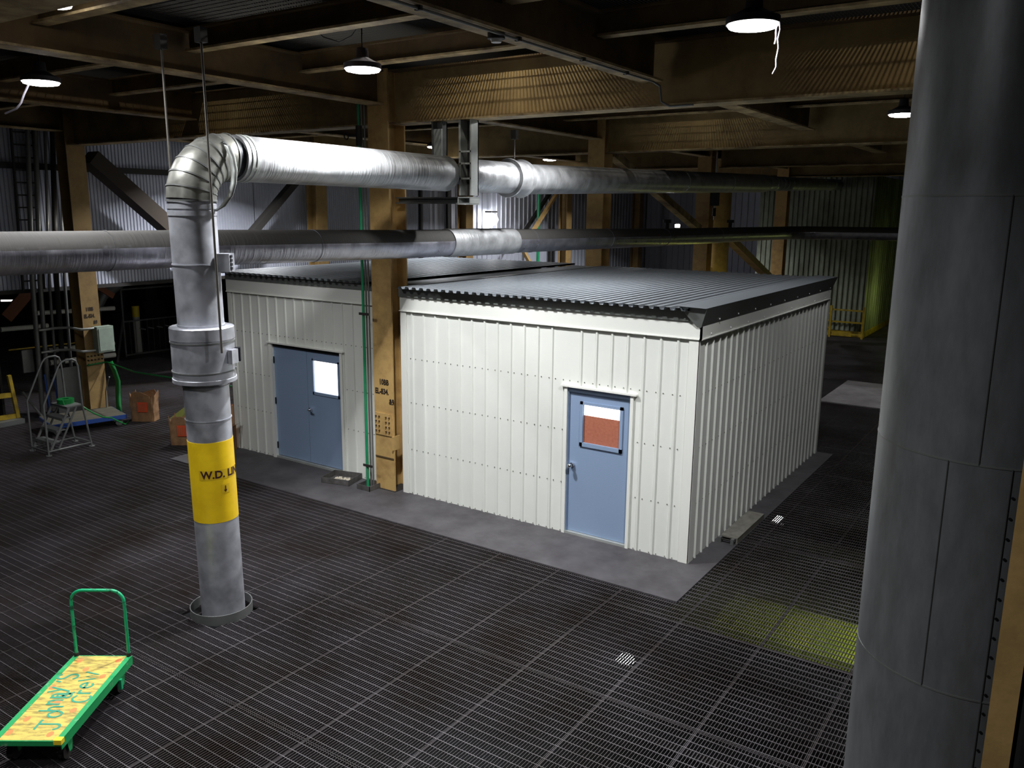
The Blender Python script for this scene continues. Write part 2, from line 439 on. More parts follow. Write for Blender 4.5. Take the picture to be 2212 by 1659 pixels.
def column(label, x, y, z1=6.66, group=None, w=.41, dd=.40, m=None, z0=0):
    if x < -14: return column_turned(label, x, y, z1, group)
    t = thing('steel_column', label, 'column', (x, y, z0), group=group); m = m or M['columny']
    f = MB().box(x - w / 2, x + w / 2, y - dd / 2, y - dd / 2 + .03, z0, z1); part('front_flange', f, m, t)
    f = MB().box(x - w / 2, x + w / 2, y + dd / 2 - .03, y + dd / 2, z0, z1); part('rear_flange', f, m, t)
    f = MB().box(x - .012, x + .012, y - dd / 2 + .03, y + dd / 2 - .03, z0, z1); part('web', f, m, t)
    f = MB().box(x - w / 2 - .03, x + w / 2 + .03, y - dd / 2 - .03, y + dd / 2 + .03, z0, z0 + .018); part('base_plate', f, M['dark'], t)
    return t
def column_turned(label, x, y, z1, group):
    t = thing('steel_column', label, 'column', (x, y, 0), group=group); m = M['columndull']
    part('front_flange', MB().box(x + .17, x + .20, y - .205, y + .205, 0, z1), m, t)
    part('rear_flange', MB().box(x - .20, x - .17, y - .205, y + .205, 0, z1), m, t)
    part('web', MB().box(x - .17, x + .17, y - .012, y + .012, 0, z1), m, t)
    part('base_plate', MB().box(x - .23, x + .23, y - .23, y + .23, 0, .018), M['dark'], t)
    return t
CG = 'structural columns of the hall'
YC = (-6.9, .1, 7.1, 14.1, 21.1, 28.1)
c1 = column('yellow steel column stencilled 10BB between the two sheds', -5.3, .1)
c2 = column('yellow steel column with the pale green box, behind the rolling ladder', -14.4, .1)
column('yellow column rising behind the right shed roof, first behind the stencilled column', -5.3, 7.1, group=CG)
column('narrow yellow column second behind the stencilled column', -5.3, 13.55, group=CG)
column('yellow column with long diagonal brace, right of the round yellow tank', -5.3, 21.1, group=CG)
column('farthest yellow column of the row behind the sheds', -5.3, 28.1, group=CG)
column('dark brown column on the left wall behind the left shed', -14.4, 7.1, group=CG)
column('brown column on the left wall right of the hanging support frame', -14.4, 14.1, group=CG)
column('tan lit column on the left wall beside the slanted braces', -14.4, 21.1, group=CG)
column('farthest slim column against the left wall', -14.4, 28.1, group=CG)
# splice details on the stencilled column
g = MB().box(-5.49, -5.12, -.115, -.1, .95, 1.32); sp = part('bolted_plate', g, M['columny'], c1)
each('bolt', [MB().cyl((xx, -.115, 1.02 + i * .08), (xx, -.135, 1.02 + i * .08), .013, 8) for i in range(4) for xx in (-5.46, -5.39, -5.24, -5.17)], M['boltbrown'], sp)
g = MB().box(-5.5, -5.1, -.112, -.1, .56, .58); part('weld_seam', g, M['ochredark'], c1)
g = MB().box(-5.115, -5.09, -.13, .05, .72, .95); part('switch_plate', g, M['columny'], c1)
def stencil(lines, size, x, y, z, parent, dx=(0, 0, 0)):
    mb = MB()
    for i, s in enumerate(lines):
        t = text_mb(s, size, .003, .004)
        xform(t, lambda a, b, c, i=i: (x + a * .78 + dx[i], y - c, z - i * size * 1.25 + b))
        mb.add(t.v, t.f)
    return part('stencilled_lettering', mb, M['stencil'], parent)
stencil(['10BB', 'EL-834.', '&9'], .125, -5.45, -.104, 1.80, c1, (.06, -.03, .27))
mb = MB()
for i, tx in enumerate(('11BB', 'EL-834.', '&9')):
    t = text_mb(tx, .115, .003, .004)
    xform(t, lambda a, b, c, i=i: (-14.196 + c, -.06 + a * .7 + (.05, 0, .2)[i], 2.33 - i * .15 + b)); mb.add(t.v, t.f)
part('stencilled_lettering', mb, M['stencil'], c2)
each('bolt', [MB().cyl((-14.2, -.06 + k * .08, 1.14 + i * .09), (-14.175, -.06 + k * .08, 1.14 + i * .09), .018, 8) for i in range(3) for k in range(5)], M['stencil'], c2)

bayx = [(-14.2, -5.5, 'left'), (-5.1, 3.6, 'right')]
rown = {-6.9: 'nearest row overhead', .1: 'column line between the sheds', 7.1: 'first row behind the sheds', 14.1: 'second row behind the sheds', 21.1: 'third row behind the sheds'}
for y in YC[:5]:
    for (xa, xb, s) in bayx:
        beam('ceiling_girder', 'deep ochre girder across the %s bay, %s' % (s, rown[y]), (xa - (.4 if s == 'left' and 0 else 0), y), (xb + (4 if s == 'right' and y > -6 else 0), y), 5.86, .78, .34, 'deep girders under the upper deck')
colx = {-14.4: 'along the left wall', -9.85: 'midway over the left bay', -5.3: 'on the line of the stencilled column', -.75: 'midway over the right bay', 3.8: 'above the large duct on the right'}
seg = [(-11.5, -7.1, 'overhead at the near end'), (-6.7, -.1, 'before the sheds'), (.3, 6.9, 'over the sheds'), (7.3, 13.9, 'just behind the sheds'), (14.3, 20.9, 'far behind the sheds')]
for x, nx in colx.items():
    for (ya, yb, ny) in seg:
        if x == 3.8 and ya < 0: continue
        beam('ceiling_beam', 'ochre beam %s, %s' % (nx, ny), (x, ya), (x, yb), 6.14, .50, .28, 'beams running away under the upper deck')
jb = [(-14.2, -9.95, 'outermost left bay'), (-9.75, -5.4, 'bay just left of the stencilled column'), (-5.2, -.85, 'bay right of the stencilled column'), (-.65, 3.7, 'bay beside the large duct')]
order = ('nearest', 'middle', 'farthest')
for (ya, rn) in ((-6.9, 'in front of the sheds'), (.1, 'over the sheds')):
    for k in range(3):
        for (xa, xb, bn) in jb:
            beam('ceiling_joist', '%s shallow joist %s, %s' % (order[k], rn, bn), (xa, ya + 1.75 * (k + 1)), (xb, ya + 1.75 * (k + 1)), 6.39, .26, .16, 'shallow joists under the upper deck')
# diagonal braces
def brace(label, a, b, w=.2, m='ochre'):
    g = MB().bar(a, b, w, w * .8); solo('diagonal_brace', g, M[m], tuple((Vector(a) + Vector(b)) / 2), label, 'brace', 'diagonal wind braces')
brace('dark brace sloping down right from the column behind the ladder', (-14.4, .5, 5.65), (-14.4, 3.6, 3.05), .42, 'darkbrown')
brace('dark brace leaning left down to the pale wall behind the elbow pipe', (-14.4, 6.7, 5.65), (-14.4, 3.75, 3.05), .22, 'dark')
brace('tan brace left of the green riser on the left wall', (-14.3, 20.6, 5.65), (-14.3, 17.7, 3.2), .14, 'columny')
brace('black brace crossing right behind the green riser', (-14.95, 20.9, 5.5), (-14.95, 18.1, 3.2), .14, 'dark')
brace('tan brace stub leaning down right just over the back shed roof', (-14.3, 17.5, 3.3), (-14.3, 18.8, 2.0), .14, 'columny')
brace('tan brace rising to the column between the two far bays', (-5.3, 7.6, 5.9), (-5.3, 13.1, 4.15), .22, 'ochre')
brace('wide tan brace sloping down to the braced far column', (-5.2, 15.5, 3.8), (-5.2, 20.7, 2.05), .26, 'columny')

# ------------------------------------------------------------------ sheds
def rib_wall(axis, a0, a1, other, z0, z1, start, out, pitch=.235, h=.02):
    """flat sheet with narrow trapezoid ribs at start + k*pitch; out = +1/-1 direction of ribs"""
    pr = []
    pts = []
    k = math.ceil((a0 - start + .03) / pitch); pts.append((a0, 0))
    while start + k * pitch < a1 - .03:
        p = start + k * pitch
        pts += [(p - .024, 0), (p - .011, h), (p + .011, h), (p + .024, 0)]; k += 1
    pts.append((a1, 0))
    for (p, d) in pts: pr.append((p, other + out * d, z0) if axis == 'x' else (other + out * d, p, z0))
    return MB().sheet(pr, (0, 0, z0), (0, 0, z1))
def screws(axis, start, a0, a1, other, zs, out, pitch=.235, skip=None):
    g = []; k = math.ceil((a0 - start) / pitch)
    while start + k * pitch < a1:
        for off in (-.045, .06):
            p = start + k * pitch + off
            for z in zs:
                if skip and skip(p, z): continue
                if a0 + .03 < p < a1 - .03:
                    if axis == 'x': g.append((-p, MB().cyl((p, other, z), (p, other + out * .007, z), .0075, 6)))
                    else: g.append((p, MB().cyl((other, p, z), (other + out * .007, p, z), .0075, 6)))
        k += 1
    g.sort(key=lambda q: q[0])
    return [q[1] for q in g]
def shed(label, xa, xb, yf, L, hb, side):
    t = thing('metal_shed', label, 'shed', ((xa + xb) / 2, yf + L / 2, .012))
    return t
def roof(xa, xb, ya, yb, z, pitch=.1435, h=.034):
    pr = []; x = xa
    while x < xb - 1e-6:
        for dx, dz in ((0, 0), (pitch * .34, 0), (pitch * .45, h), (pitch * .89, h)):
            pr.append((min(x + dx, xb), ya, z + dz))
        x += pitch
    pr.append((xb, ya, z))
    mb = MB().sheet(pr, (0, ya, 0), (0, yb, 0))
    pr2 = [(p[0], p[1], p[2] - .003) for p in pr][::-1]
    mb.sheet(pr2, (0, ya, 0), (0, yb, 0))
    return mb

Z0 = .012
# right shed
sr = shed('larger cream ribbed metal shed with single blue door and galvanised roof', -4.955, 0, 0, 6.43, 3.03, True)
DX0, DX1, DZ = -1.94, -.87, 2.19
g = rib_wall('x', -4.955, DX0, 0, Z0, 3.05, -.283, -1); h = rib_wall('x', DX1, 0, 0, Z0, 3.05, -.283, -1); g.add(h.v, h.f)
h = rib_wall('x', DX0, DX1, 0, DZ, 3.05, -.283, -1); g.add(h.v, h.f)
part('front_wall', g, M['cream'], sr)
part('side_wall', rib_wall('y', 0, 6.43, 0, Z0, 3.05, .227, 1, h=.024), M['cream'], sr)
part('rear_wall', MB().box(-4.955, 0, 6.42, 6.43, Z0, 3.3), M['cream'], sr)
part('left_wall', MB().box(-4.965, -4.955, 0, 6.43, Z0, 3.3), M['cream'], sr)
g = MB().box(-.13, .012, -.026, -.006, Z0 - .004, 3.04); g.box(.0, .014, -.026, .15, Z0 - .004, 3.04); 
part('corner_trim', g, M['creamtrim'], sr)
part('corner_trim', MB().box(-4.975, -4.86, -.026, -.006, Z0, 3.04), M['creamtrim'], sr)
part('corner_trim', MB().box(.0, .034, 6.33, 6.44, Z0, 3.04), M['creamtrim'], sr)
g = MB().box(-4.975, .034, -.034, -.01, 3.03, 3.25); g.box(-4.985, .045, -.05, -.01, 3.02, 3.032)
part('front_fascia', g, M['creamtrim'], sr)
g = MB().box(.01, .034, -.034, 6.45, 3.03, 3.19); g.box(.01, .05, -.05, 6.45, 3.02, 3.032)
part('side_fascia', g, M['creamtrim'], sr)
g = MB().box(-4.975, .03, -.06, -.03, 3.25, 3.395)
part('front_eave_closure', g, M['darktrim'], sr)
g = MB().add([(.03, -.06, 3.18), (.03, 6.5, 3.18), (.13, 6.5, 3.435), (.13, -.15, 3.435), (-.02, -.06, 3.18), (-.02, 6.5, 3.18), (-.25, 6.5, 3.445), (-.25, -.15, 3.445)],
             [(0, 1, 2, 3), (4, 0, 3, 7), (1, 5, 6, 2)])
part('gable_flashing', g, M['darktrim'], sr)
part('gable_cap', MB().add([(.13, -.2, 3.437), (.13, 6.5, 3.437), (-.25, 6.5, 3.447), (-.25, -.2, 3.447)], [(0, 1, 2, 3)]), M['roofsteel'], sr)
part('roof_deck', roof(-4.92, -.1, -.2, 6.5, 3.39), M['roofsteel'], sr)
sk = lambda p, z: DX0 - .02 < p < DX1 + .02 and z < DZ
each('screw', screws('x', -.283, -4.955, -.1, -.001, (.03, .77, 1.55, 2.27), -1, skip=sk), M['screw'], sr)
each('side_screw', screws('y', .227, 0, 6.43, .001, (.03, .80, 1.57, 2.29), 1), M['screw'], sr)
each('fascia_screw', [MB().cyl((.034, .3 + i * .72, 3.07), (.044, .3 + i * .72, 3.07), .011, 6) for i in range(9)] + [MB().cyl((.06, .5 + i * .72, 3.24), (.068, .5 + i * .72, 3.24), .011, 6) for i in range(9)], M['white'], sr)
# door frame and leaf
g = MB().box(DX0, DX0 + .05, -.03, .06, Z0, DZ); g.box(DX1 - .045, DX1, -.03, .06, Z0, DZ); g.box(DX0 - .05, DX1 + .05, -.055, .02, DZ - .005, DZ + .02)
part('door_trim', g, M['creamtrim'], sr)
lx0, lx1 = -1.875, -.905
g = MB().box(DX0 + .05, lx0, 0, .07, Z0, DZ); g.box(lx1, DX1 - .045, 0, .07, Z0, DZ); g.box(lx0, lx1, .0, .07, 2.11, DZ)
dr = part('door', MB().box(lx0, -1.65, .03, .075, .05, 2.105).box(-1.08, lx1, .03, .075, .05, 2.105).box(-1.65, -1.08, .03, .075, .05, 1.40).box(-1.65, -1.08, .03, .075, 1.957, 2.105), M['blue'], sr, 'blue steel door with a vision panel half covered in brown')
part('door_frame', g, M['blue'], sr)
g = MB(); a, b, c_, d_ = -1.70, -1.035, 1.345, 1.99
for (p, q, r_, s_) in ((a, a + .045, c_, d_), (b - .045, b, c_, d_), (a, b, c_, c_ + .055), (a, b, d_ - .04, d_)): g.box(p, q, .01, .032, r_, s_)
part('window_frame', g, M['blue'], dr)
part('window_pane', MB().box(-1.655, -1.08, .05, .056, 1.793, 1.96), M['winlit'], dr, 'bright white lit strip of the door window')
part('window_board', MB().box(-1.655, -1.08, .046, .056, 1.395, 1.793), M['board'], dr, 'reddish brown board in the door window')
g = MB().cyl((-1.805, .03, 1.05), (-1.805, -.012, 1.05), .034, 20); g.tube([(-1.805, -.01, 1.05), (-1.805, -.04, 1.05)], .014, 12); g.tube([(-1.805, -.035, 1.05), (-1.805, -.05, 1.05), (-1.805, -.075, 1.05), (-1.805, -.088, 1.05)], [.018, .032, .03, .014], 20)
part('door_knob', g, M['chrome'], dr)
for z in (1.885, 1.067, .25):
    g = MB().cyl((lx1 + .008, .018, z - .055), (lx1 + .008, .018, z + .055), .011, 10); g.box(lx1 - .012, lx1 + .018, .024, .032, z - .055, z + .055)
    part('hinge', g, M['black'], dr)
g = MB().box(DX0 + .05, DX1 - .045, -.02, .08, Z0, .045); part('threshold', g, M['strut'], sr)

# left shed
YL = .1
sl = thing('metal_shed', 'smaller cream ribbed metal shed with blue double doors', 'shed', (-7.56, 3.3, .012))
EX0, EX1, EZ = -8.24, -6.43, 2.19
LXa, LXb = -9.38, -5.62
g = MB()
for (a, b, z_) in ((LXa, EX0, Z0), (EX1, LXb, Z0), (EX0, EX1, EZ)):
    h = rib_wall('x', a, b, YL, z_, 3.08, -9.235, -1, .2375); g.add(h.v, h.f)
part('front_wall', g, M['cream'], sl)
part('side_wall', MB().box(LXa, LXa + .01, YL, 6.5, Z0, 3.3), M['cream'], sl)
part('rear_wall', MB().box(LXa, LXb, 6.49, 6.5, Z0, 3.3), M['cream'], sl)
part('right_wall', MB().box(LXb - .01, LXb, YL, 6.5, Z0, 3.3), M['cream'], sl)
part('corner_trim', MB().box(LXa - .012, LXa + .1, YL - .026, YL - .006, Z0, 3.08).box(LXa - .012, LXa, YL - .026, YL + .1, Z0, 3.08), M['creamtrim'], sl)
part('front_fascia', MB().box(LXa - .01, LXb + .01, YL - .034, YL - .01, 3.06, 3.29).box(LXa - .01, LXb + .01, YL - .05, YL - .01, 3.05, 3.062), M['creamtrim'], sl)
part('front_eave_closure', MB().box(LXa, LXb, YL - .05, YL - .02, 3.29, 3.41), M['darktrim'], sl)
part('roof_deck', roof(LXa - .1, LXb + .02, YL - .17, 6.6, 3.41), M['roofsteel'], sl)
g = MB().box(LXb + .02, -4.95, .55, 6.55, 3.38, 3.40); part('roof_infill_sheet', g, M['roofsteel'], sl)
sk2 = lambda p, z: EX0 - .03 < p < EX1 + .03 and z < EZ
each('screw', screws('x', -9.235, LXa, LXb, YL - .001, (.04, .85, 1.55, 2.33), -1, .2375, skip=sk2), M['screw'], sl)
g = MB().box(EX0 - .04, EX0 + .03, YL - .035, YL + .06, Z0, EZ); g.box(EX1 - .03, EX1 + .03, YL - .035, YL + .06, Z0, EZ); g.box(EX0 - .07, EX1 + .07, YL - .06, YL + .02, EZ - .005, EZ + .02)
part('door_trim', g, M['creamtrim'], sl)
part('door_frame', MB().box(EX0 + .03, EX1 - .03, YL + .005, YL + .07, 2.12, EZ), M['black'], sl)
xm = -7.345
part('left_door_leaf', MB().box(EX0 + .03, xm - .003, YL + .03, YL + .075, .06, 2.12), M['blue'], sl)
ll = [c for c in sl.children if c.name.startswith('left_door_leaf')][0]
dl = part('right_door_leaf', MB().box(xm + .003, -7.17, YL + .03, YL + .075, .06, 2.12).box(-6.57, EX1 - .03, YL + .03, YL + .075, .06, 2.12).box(-7.17, -6.57, YL + .03, YL + .075, .06, 1.40).box(-7.17, -6.57, YL + .03, YL + .075, 1.97, 2.12), M['blue'], sl, 'blue door leaf with a lit window')
g = MB(); a, b, c_, d_ = -7.20, -6.54, 1.35, 1.995
for (p, q, r_, s_) in ((a, a + .03, c_, d_), (b - .03, b, c_, d_), (a, b, c_, c_ + .05), (a, b, d_ - .03, d_)): g.box(p, q, YL + .015, YL + .032, r_, s_)
part('window_frame', g, M['blue'], dl)
part('window_pane', MB().box(-7.175, -6.565, YL + .05, YL + .056, 1.39, 1.98), M['winlit'], dl, 'bright white lit window pane')
g = MB().cyl((xm + .07, YL + .03, 1.06), (xm + .07, YL - .01, 1.06), .034, 20); g.tube([(xm + .07, YL - .012, 1.06), (xm + .07, YL - .05, 1.06), (xm + .16, YL - .055, 1.055)], .014, 10)
part('lever_handle', g, M['chrome'], dl)
for z in (1.87, 1.1, .25): part('hinge', MB().cyl((EX0 + .035, YL + .018, z - .06), (EX0 + .035, YL + .018, z + .06), .013, 10), M['black'], ll)
part('threshold', MB().box(EX0, EX1, YL - .02, YL + .08, Z0, .05), M['strut'], sl)

# ------------------------------------------------------------------ elbow pipe (hot line)
PX, PY = -3.95, -4.41
pr_ = .243
CAMA = math.atan2(-9.92 - PY, 3.83 - PX)
def axis_at(z):  # vertical pipe leans a few centimetres
    return (PX + .035 * (1 - z / 4.6), PY + .04 * (1 - z / 4.6))
ep = thing('insulated_pipe', 'big silver elbow pipe with yellow band and wide collar, rising through floor', 'pipe', (PX, PY, 0))
def vseg(z0, z1, r): return MB().tube([(*axis_at(z0), z0), (*axis_at(z1), z1)], r, 48)
part('lower_section', vseg(-.6, 1.165, pr_ - .003), M['jacketV'], ep)
yb = part('yellow_band', vseg(1.165, 2.085, pr_), M['pipeyellow'], ep, 'bright yellow marking band lettered W.D. LINE')
part('middle_section', vseg(2.085, 2.80, pr_ - .003), M['jacketV'], ep)
part('upper_section', vseg(3.25, 4.67, pr_ - .003), M['jacketV'], ep)
each('seam_band', [MB().ring((*axis_at(z), z), (0, 0, 1), pr_ - .002, .012 if z < 4.4 else .05, .006, 48) for z in (2.32, 2.69, 3.36, 4.0, 4.53, 4.6)], M['jacketV'], ep)
ax = axis_at(3.0)
cl = part('collar', MB().lathe((*ax, 0), [(.235, 2.74), (.335, 2.74), (.335, 2.78), (.327, 2.785), (.327, 3.20), (.335, 3.205), (.335, 3.33), (.325, 3.34), (.24, 3.34)], 48), M['jacketV'], ep, 'wide expansion collar around the pipe')
each('collar_band', [MB().ring((*ax, z), (0, 0, 1), .328, .014, .008, 48) for z in (2.86, 3.18)], M['greysteel'], cl)
def on_pipe(theta, r, z, wid, hgt, dep, mname, parent, name):
    a = CAMA + theta; u = Vector((math.cos(a), math.sin(a), 0)); t = Vector((-math.sin(a), math.cos(a), 0))
    c = Vector((*axis_at(z), z)) + u * (r + dep / 2)
    return part(name, MB().obox(c, (wid, dep, hgt), Matrix((t, u, Vector((0, 0, 1)))).transposed()), M[mname], parent)
on_pipe(R(58), .327, 3.02, .13, .15, .05, 'jacketV', cl, 'bracket_box')
on_pipe(R(82), .327, 3.02, .08, .15, .06, 'black', cl, 'bracket_gap')
vb = on_pipe(R(70), .25, 4.02, .17, .19, .13, 'jacketV', ep, 'bracket_box')
g = MB(); a = CAMA + R(58); u = Vector((math.cos(CAMA + R(70)), math.sin(CAMA + R(70)), 0)); t = Vector((-u.y, u.x, 0))
for i in range(4):
    c = Vector((*axis_at(4), 3.96 + i * .042)) + u * .385 - t * .035
    g.obox(c, (.06, .01, .028), Matrix((t, u, Vector((0, 0, 1)))).transposed())
part('slots', g, M['black'], vb)
# lettering
def wrap(mb, r, th0, z0):
    return xform(mb, lambda x, y, z: (axis_at(z0)[0] + (r + z) * math.cos(CAMA + th0 + x / r), axis_at(z0)[1] + (r + z) * math.sin(CAMA + th0 + x / r), z0 + y))
def curved_patch(r, th0, wid, z0, z1, n=12):
    mb = MB(); vs = []
    for k in range(n + 1):
        a = CAMA + th0 + wid / r * k / n
        for z in (z0, z1): vs.append((axis_at(z0)[0] + r * math.cos(a), axis_at(z0)[1] + r * math.sin(a), z))
    return mb.add(vs, [(2 * k, 2 * k + 2, 2 * k + 3, 2 * k + 1) for k in range(n)], True)
part('label_sticker', curved_patch(pr_ + .0015, R(-36), .53, 1.665, 1.775, 24), M['sticker'], yb)
part('label_sticker', curved_patch(pr_ + .0015, R(18), .10, 1.50, 1.60, 6), M['sticker'], yb)
part('lettering', wrap(text_mb('W.D. LINE', .118, .002, .0035), pr_ + .003, R(-31), 1.685), M['ink'], yb)
g = MB().box(-.006, .006, 1.53, 1.585, 0, .002); g.add([(-.02, 1.54, .001), (.02, 1.54, .001), (0, 1.508, .001)], [(0, 1, 2)])
xform(g, lambda x, y, z: (x, y - 1.5, z))
part('arrow_mark', wrap(g, pr_ + .003, R(29), 1.5), M['ink'], yb)
# elbow with mitred gores
ER = .46; ec = Vector((PX, PY + ER, 4.66)); NE = 7; ZH = 4.66 + ER
pts = []
for i in range(NE + 1):
    a = PI / 2 * i / NE
    pts.append(ec + Vector((0, -ER * math.cos(a), ER * math.sin(a))))
eb = part('elbow', MB().tube(pts, [.25] * len(pts), 48, cap=False), M['jacketE'], ep)
each('gore_seam', [MB().ring(pts[i], (0, math.sin(PI / 2 * i / NE), math.cos(PI / 2 * i / NE)), .251, .016, .007, 48) for i in range(NE + 1)], M['greysteel'], eb)
def pz(y): return ZH - .015 if y < 2 else ZH - .015 + (y - 2) * .026
hz = part('horizontal_run', MB().tube([(PX, PY + ER + .11, ZH), (PX, -.14, pz(0)), (PX, -.06, pz(0))], [.248, .248, .2], 48), M['jacketH'], ep)
part('bare_gap', MB().tube([(PX, PY + ER - .01, ZH), (PX, PY + ER + .13, ZH)], .215, 40), M['black'], ep)
part('bare_gap', MB().tube([(PX, -.1, pz(0)), (PX, .5, pz(0))], .14, 32), M['black'], ep)
part('far_horizontal_run', MB().tube([(PX, .38, pz(0)), (PX, .46, pz(0)), (PX, 2, pz(2)), (PX, 14.5, pz(14.5)), (PX, 14.6, pz(14.6)), (PX, 23.3, pz(23.3))], [.2, .245, .245, .245, .2, .2], 40), M['jacketH'], ep)
each('end_band', [MB().ring((PX, y, ZH), (0, 1, 0), .248, .03, .008, 40) for y in (-3.77, -3.71)], M['strut'], hz)
cw = part('wide_clamp', MB().lathe((0, 0, 0), [(.246, 0), (.30, .01), (.31, .03), (.275, .05), (.275, .36), (.31, .38), (.30, .42), (.246, .42)], 40), M['jacketH'], ep, 'bright wide clamp band with hanger ear')
for v in cw.data.vertices:
    x, y, z = v.co.x + PX, v.co.y + PY, v.co.z   # lathe verts are relative to the thing's origin
    v.co = Vector((x, 1.45 + z - PY, y + pz(1.6)))
each('clamp_band', [MB().ring((PX, y, pz(y)), (0, 1, 0), .2, .16, .012, 32) for y in (14.8, 15.4, 15.7, 16.1, 16.5, 17, 17.6, 18.4, 19.2, 20, 21, 22.2)] + [MB().ring((PX, y, pz(y)), (0, 1, 0), .245, .05, .008, 32) for y in (8.5, 11.5)], M['strut'], ep)
# strap loop hanging at elbow end
g = MB(); vs = []
SP = [[-3.832, -4.177, 5.238], [-3.771, -4.129, 5.268], [-3.709, -4.099, 5.221], [-3.654, -4.091, 5.107], [-3.618, -4.099, 4.974], [-3.609, -4.127, 4.841], [-3.625, -4.171, 4.708], [-3.676, -4.232, 4.602], [-3.742, -4.29, 4.549]]
for k, p in enumerate(SP):
    for q in (-.032, .032): vs.append((p[0] + q * .8, p[1] + q * .55, p[2] + q * .1))
g.add(vs, [(2 * k, 2 * k + 1, 2 * k + 3, 2 * k + 2) for k in range(len(SP) - 1)], True)
st = solo('metal_strap', g, M['strut'], (PX, PY + ER, ZH), 'loose curved metal strap dangling from the top of the elbow pipe', 'strap')
md = st.modifiers.new('thick', 'SOLIDIFY'); md.thickness = .006

# hanger rods
M['rodsteel'] = mat('dull rod steel', (92, 88, 82), 0.6, 0.3)
def rod(label, a, b, r=.012, name='hanger_rod'):
    t = thing(name, label, 'rod', a)
    part('rod', MB().tube([a, b], r, 8), M['rodsteel'], t)
    part('beam_clamp', MB().box(a[0] - .05, a[0] + .05, a[1] - .04, a[1] + .04, a[2] - .14, a[2]), M['dark'], t)
    return t
rod('thin steel hanger rod left of the elbow top', (-4.15, -4.5, 6.3), (-4.14, -4.5, 4.75))
h2 = rod('long thin hanger rod passing in front of the elbow down to the collar', (-3.50, -4.5, 6.3), (-3.48, -4.5, 3.1))
h3 = rod('short hanger rod holding the wide clamp behind the support frame', (PX, 1.65, 5.86), (PX, 1.65, 5.42))
# support frame on the column
sf = thing('pipe_support_frame', 'steel channel frame hanging from girder around the upper pipe', 'frame', (-3.68, .1, 4.76))
part('front_post', MB().box(-3.80, -3.765, -.02, .16, 4.80, 5.86).box(-3.60, -3.575, -.02, .16, 4.80, 5.86), M['strut'], sf)
part('post_web', MB().box(-3.80, -3.575, .14, .16, 4.80, 5.86), M['dark'], sf)
g = MB()
for z in (5.04, 5.25, 5.42): g.box(-3.79, -3.58, -.02, .02, z - .012, z + .012)
part('rungs', g, M['strut'], sf)
g = MB().box(-5.1, -3.6, .05, .15, 4.68, 4.70).box(-5.1, -3.6, .05, .15, 4.76, 4.78).box(-5.1, -3.6, .13, .15, 4.70, 4.76)
part('cantilever_arm', g, M['greysteel'], sf)
part('end_box', MB().box(-3.80, -3.57, -.05, .17, 4.67, 4.685).box(-3.80, -3.57, -.05, .17, 4.765, 4.78).box(-3.80, -3.785, -.05, .17, 4.68, 4.77).box(-3.585, -3.57, -.05, .17, 4.68, 4.77), M['strut'], sf)
part('rear_post', MB().box(-4.32, -4.29, .0, .12, 5.38, 5.86).box(-4.14, -4.12, .0, .12, 5.38, 5.86).box(-4.32, -4.12, .10, .12, 5.38, 5.86), M['greysteel'], sf)
part('post_plate', MB().box(-4.25, -4.10, -.04, -.02, 5.36, 5.75), M['strut'], sf)

# lower horizontal line
lp = thing('insulated_pipe', 'long dusty silver pipe crossing the whole hall above the sheds', 'pipe', (-4.6, 0, 4.08))
P2 = [(-4.72, -11, 4.18), (-4.66, -6, 4.14), (-4.58, -3.7, 4.13), (-4.52, -.63, 4.09), (-4.5, 2, 4.07), (-4.55, 9, 4.0), (-4.45, 17.8, 3.96), (-4.3, 18.5, 3.96), (-3.9, 19.0, 3.96), (-3.2, 19.2, 3.97), (7.5, 20.4, 4.0)]
part('jacket', MB().tube(P2, .208, 40), M['jacket2'], lp)
g = MB()
def p2(y):
    for a, b in zip(P2[:-1], P2[1:]):
        if a[1] <= y <= b[1]:
            f = (y - a[1]) / (b[1] - a[1]); return tuple(a[i] + f * (b[i] - a[i]) for i in range(3))
each('seam_band', [MB().ring(p2(y), (0, 1, 0), .208, .02, .006, 40) for y in (-7.2, -5.0, -2.2, 3.0, 6.0, 9.0, 12.5)], M['jacket2'], lp)
part('patch_sleeve', MB().tube([p2(.55), p2(2.4)], .222, 40), M['jacketH'], lp, 'brighter repaired sleeve section')
for y in (9.2, 13.5):
    q = p2(y); part('valve_stub', MB().tube([(q[0], y, q[2] + .18), (q[0], y, q[2] + .34)], .05, 12).cyl((q[0], y, q[2] + .34), (q[0], y, q[2] + .42), .1, 14), M['dark'], lp)

# floor collar ring around the pipe foot
solo('steel_floor_ring', MB().ring((-3.93, -4.385, .045), (0, 0, 1), .335, .115, .009, 48), M['greysteel'], (-3.93, -4.385, 0), 'grey steel kick ring on the floor around the elbow pipe foot', 'ring')

# ------------------------------------------------------------------ big foreground duct
dx, dy, drr = 3.60, -5.84, .445
bd = thing('vertical_duct', 'huge weathered metal duct filling the right foreground', 'duct', (dx, dy, 0))
part('duct_shell', MB().tube([(dx, dy, -.6), (dx, dy, 6.6)], drr, 72), M['duct'], bd)
each('ring_seam', [MB().ring((dx, dy, z), (0, 0, 1), drr - .002, .008, .004, 72) for z in (.4, 1.55, 2.62, 3.62, 4.66, 5.7)], M['darktrim'], bd)
ca = math.atan2(-9.92 - dy, 3.83 - dx); gs = []
for a, z0, z1 in ((R(-3), 3.62, 4.66), (R(-17), 2.62, 3.62), (R(12), 1.5, 3.62)):
    p = (dx + (drr + .001) * math.cos(ca + a), dy + (drr + .001) * math.sin(ca + a)); gs.append(MB().bar((*p, z0), (*p, z1), .004, .004))
M['seam'] = mat('duct seam grey', (72, 72, 72), 0.7, 0.2)  # plain grey of the vertical duct seams
each('vertical_seam', gs, M['seam'], bd)
p = ca + R(12); gs = []
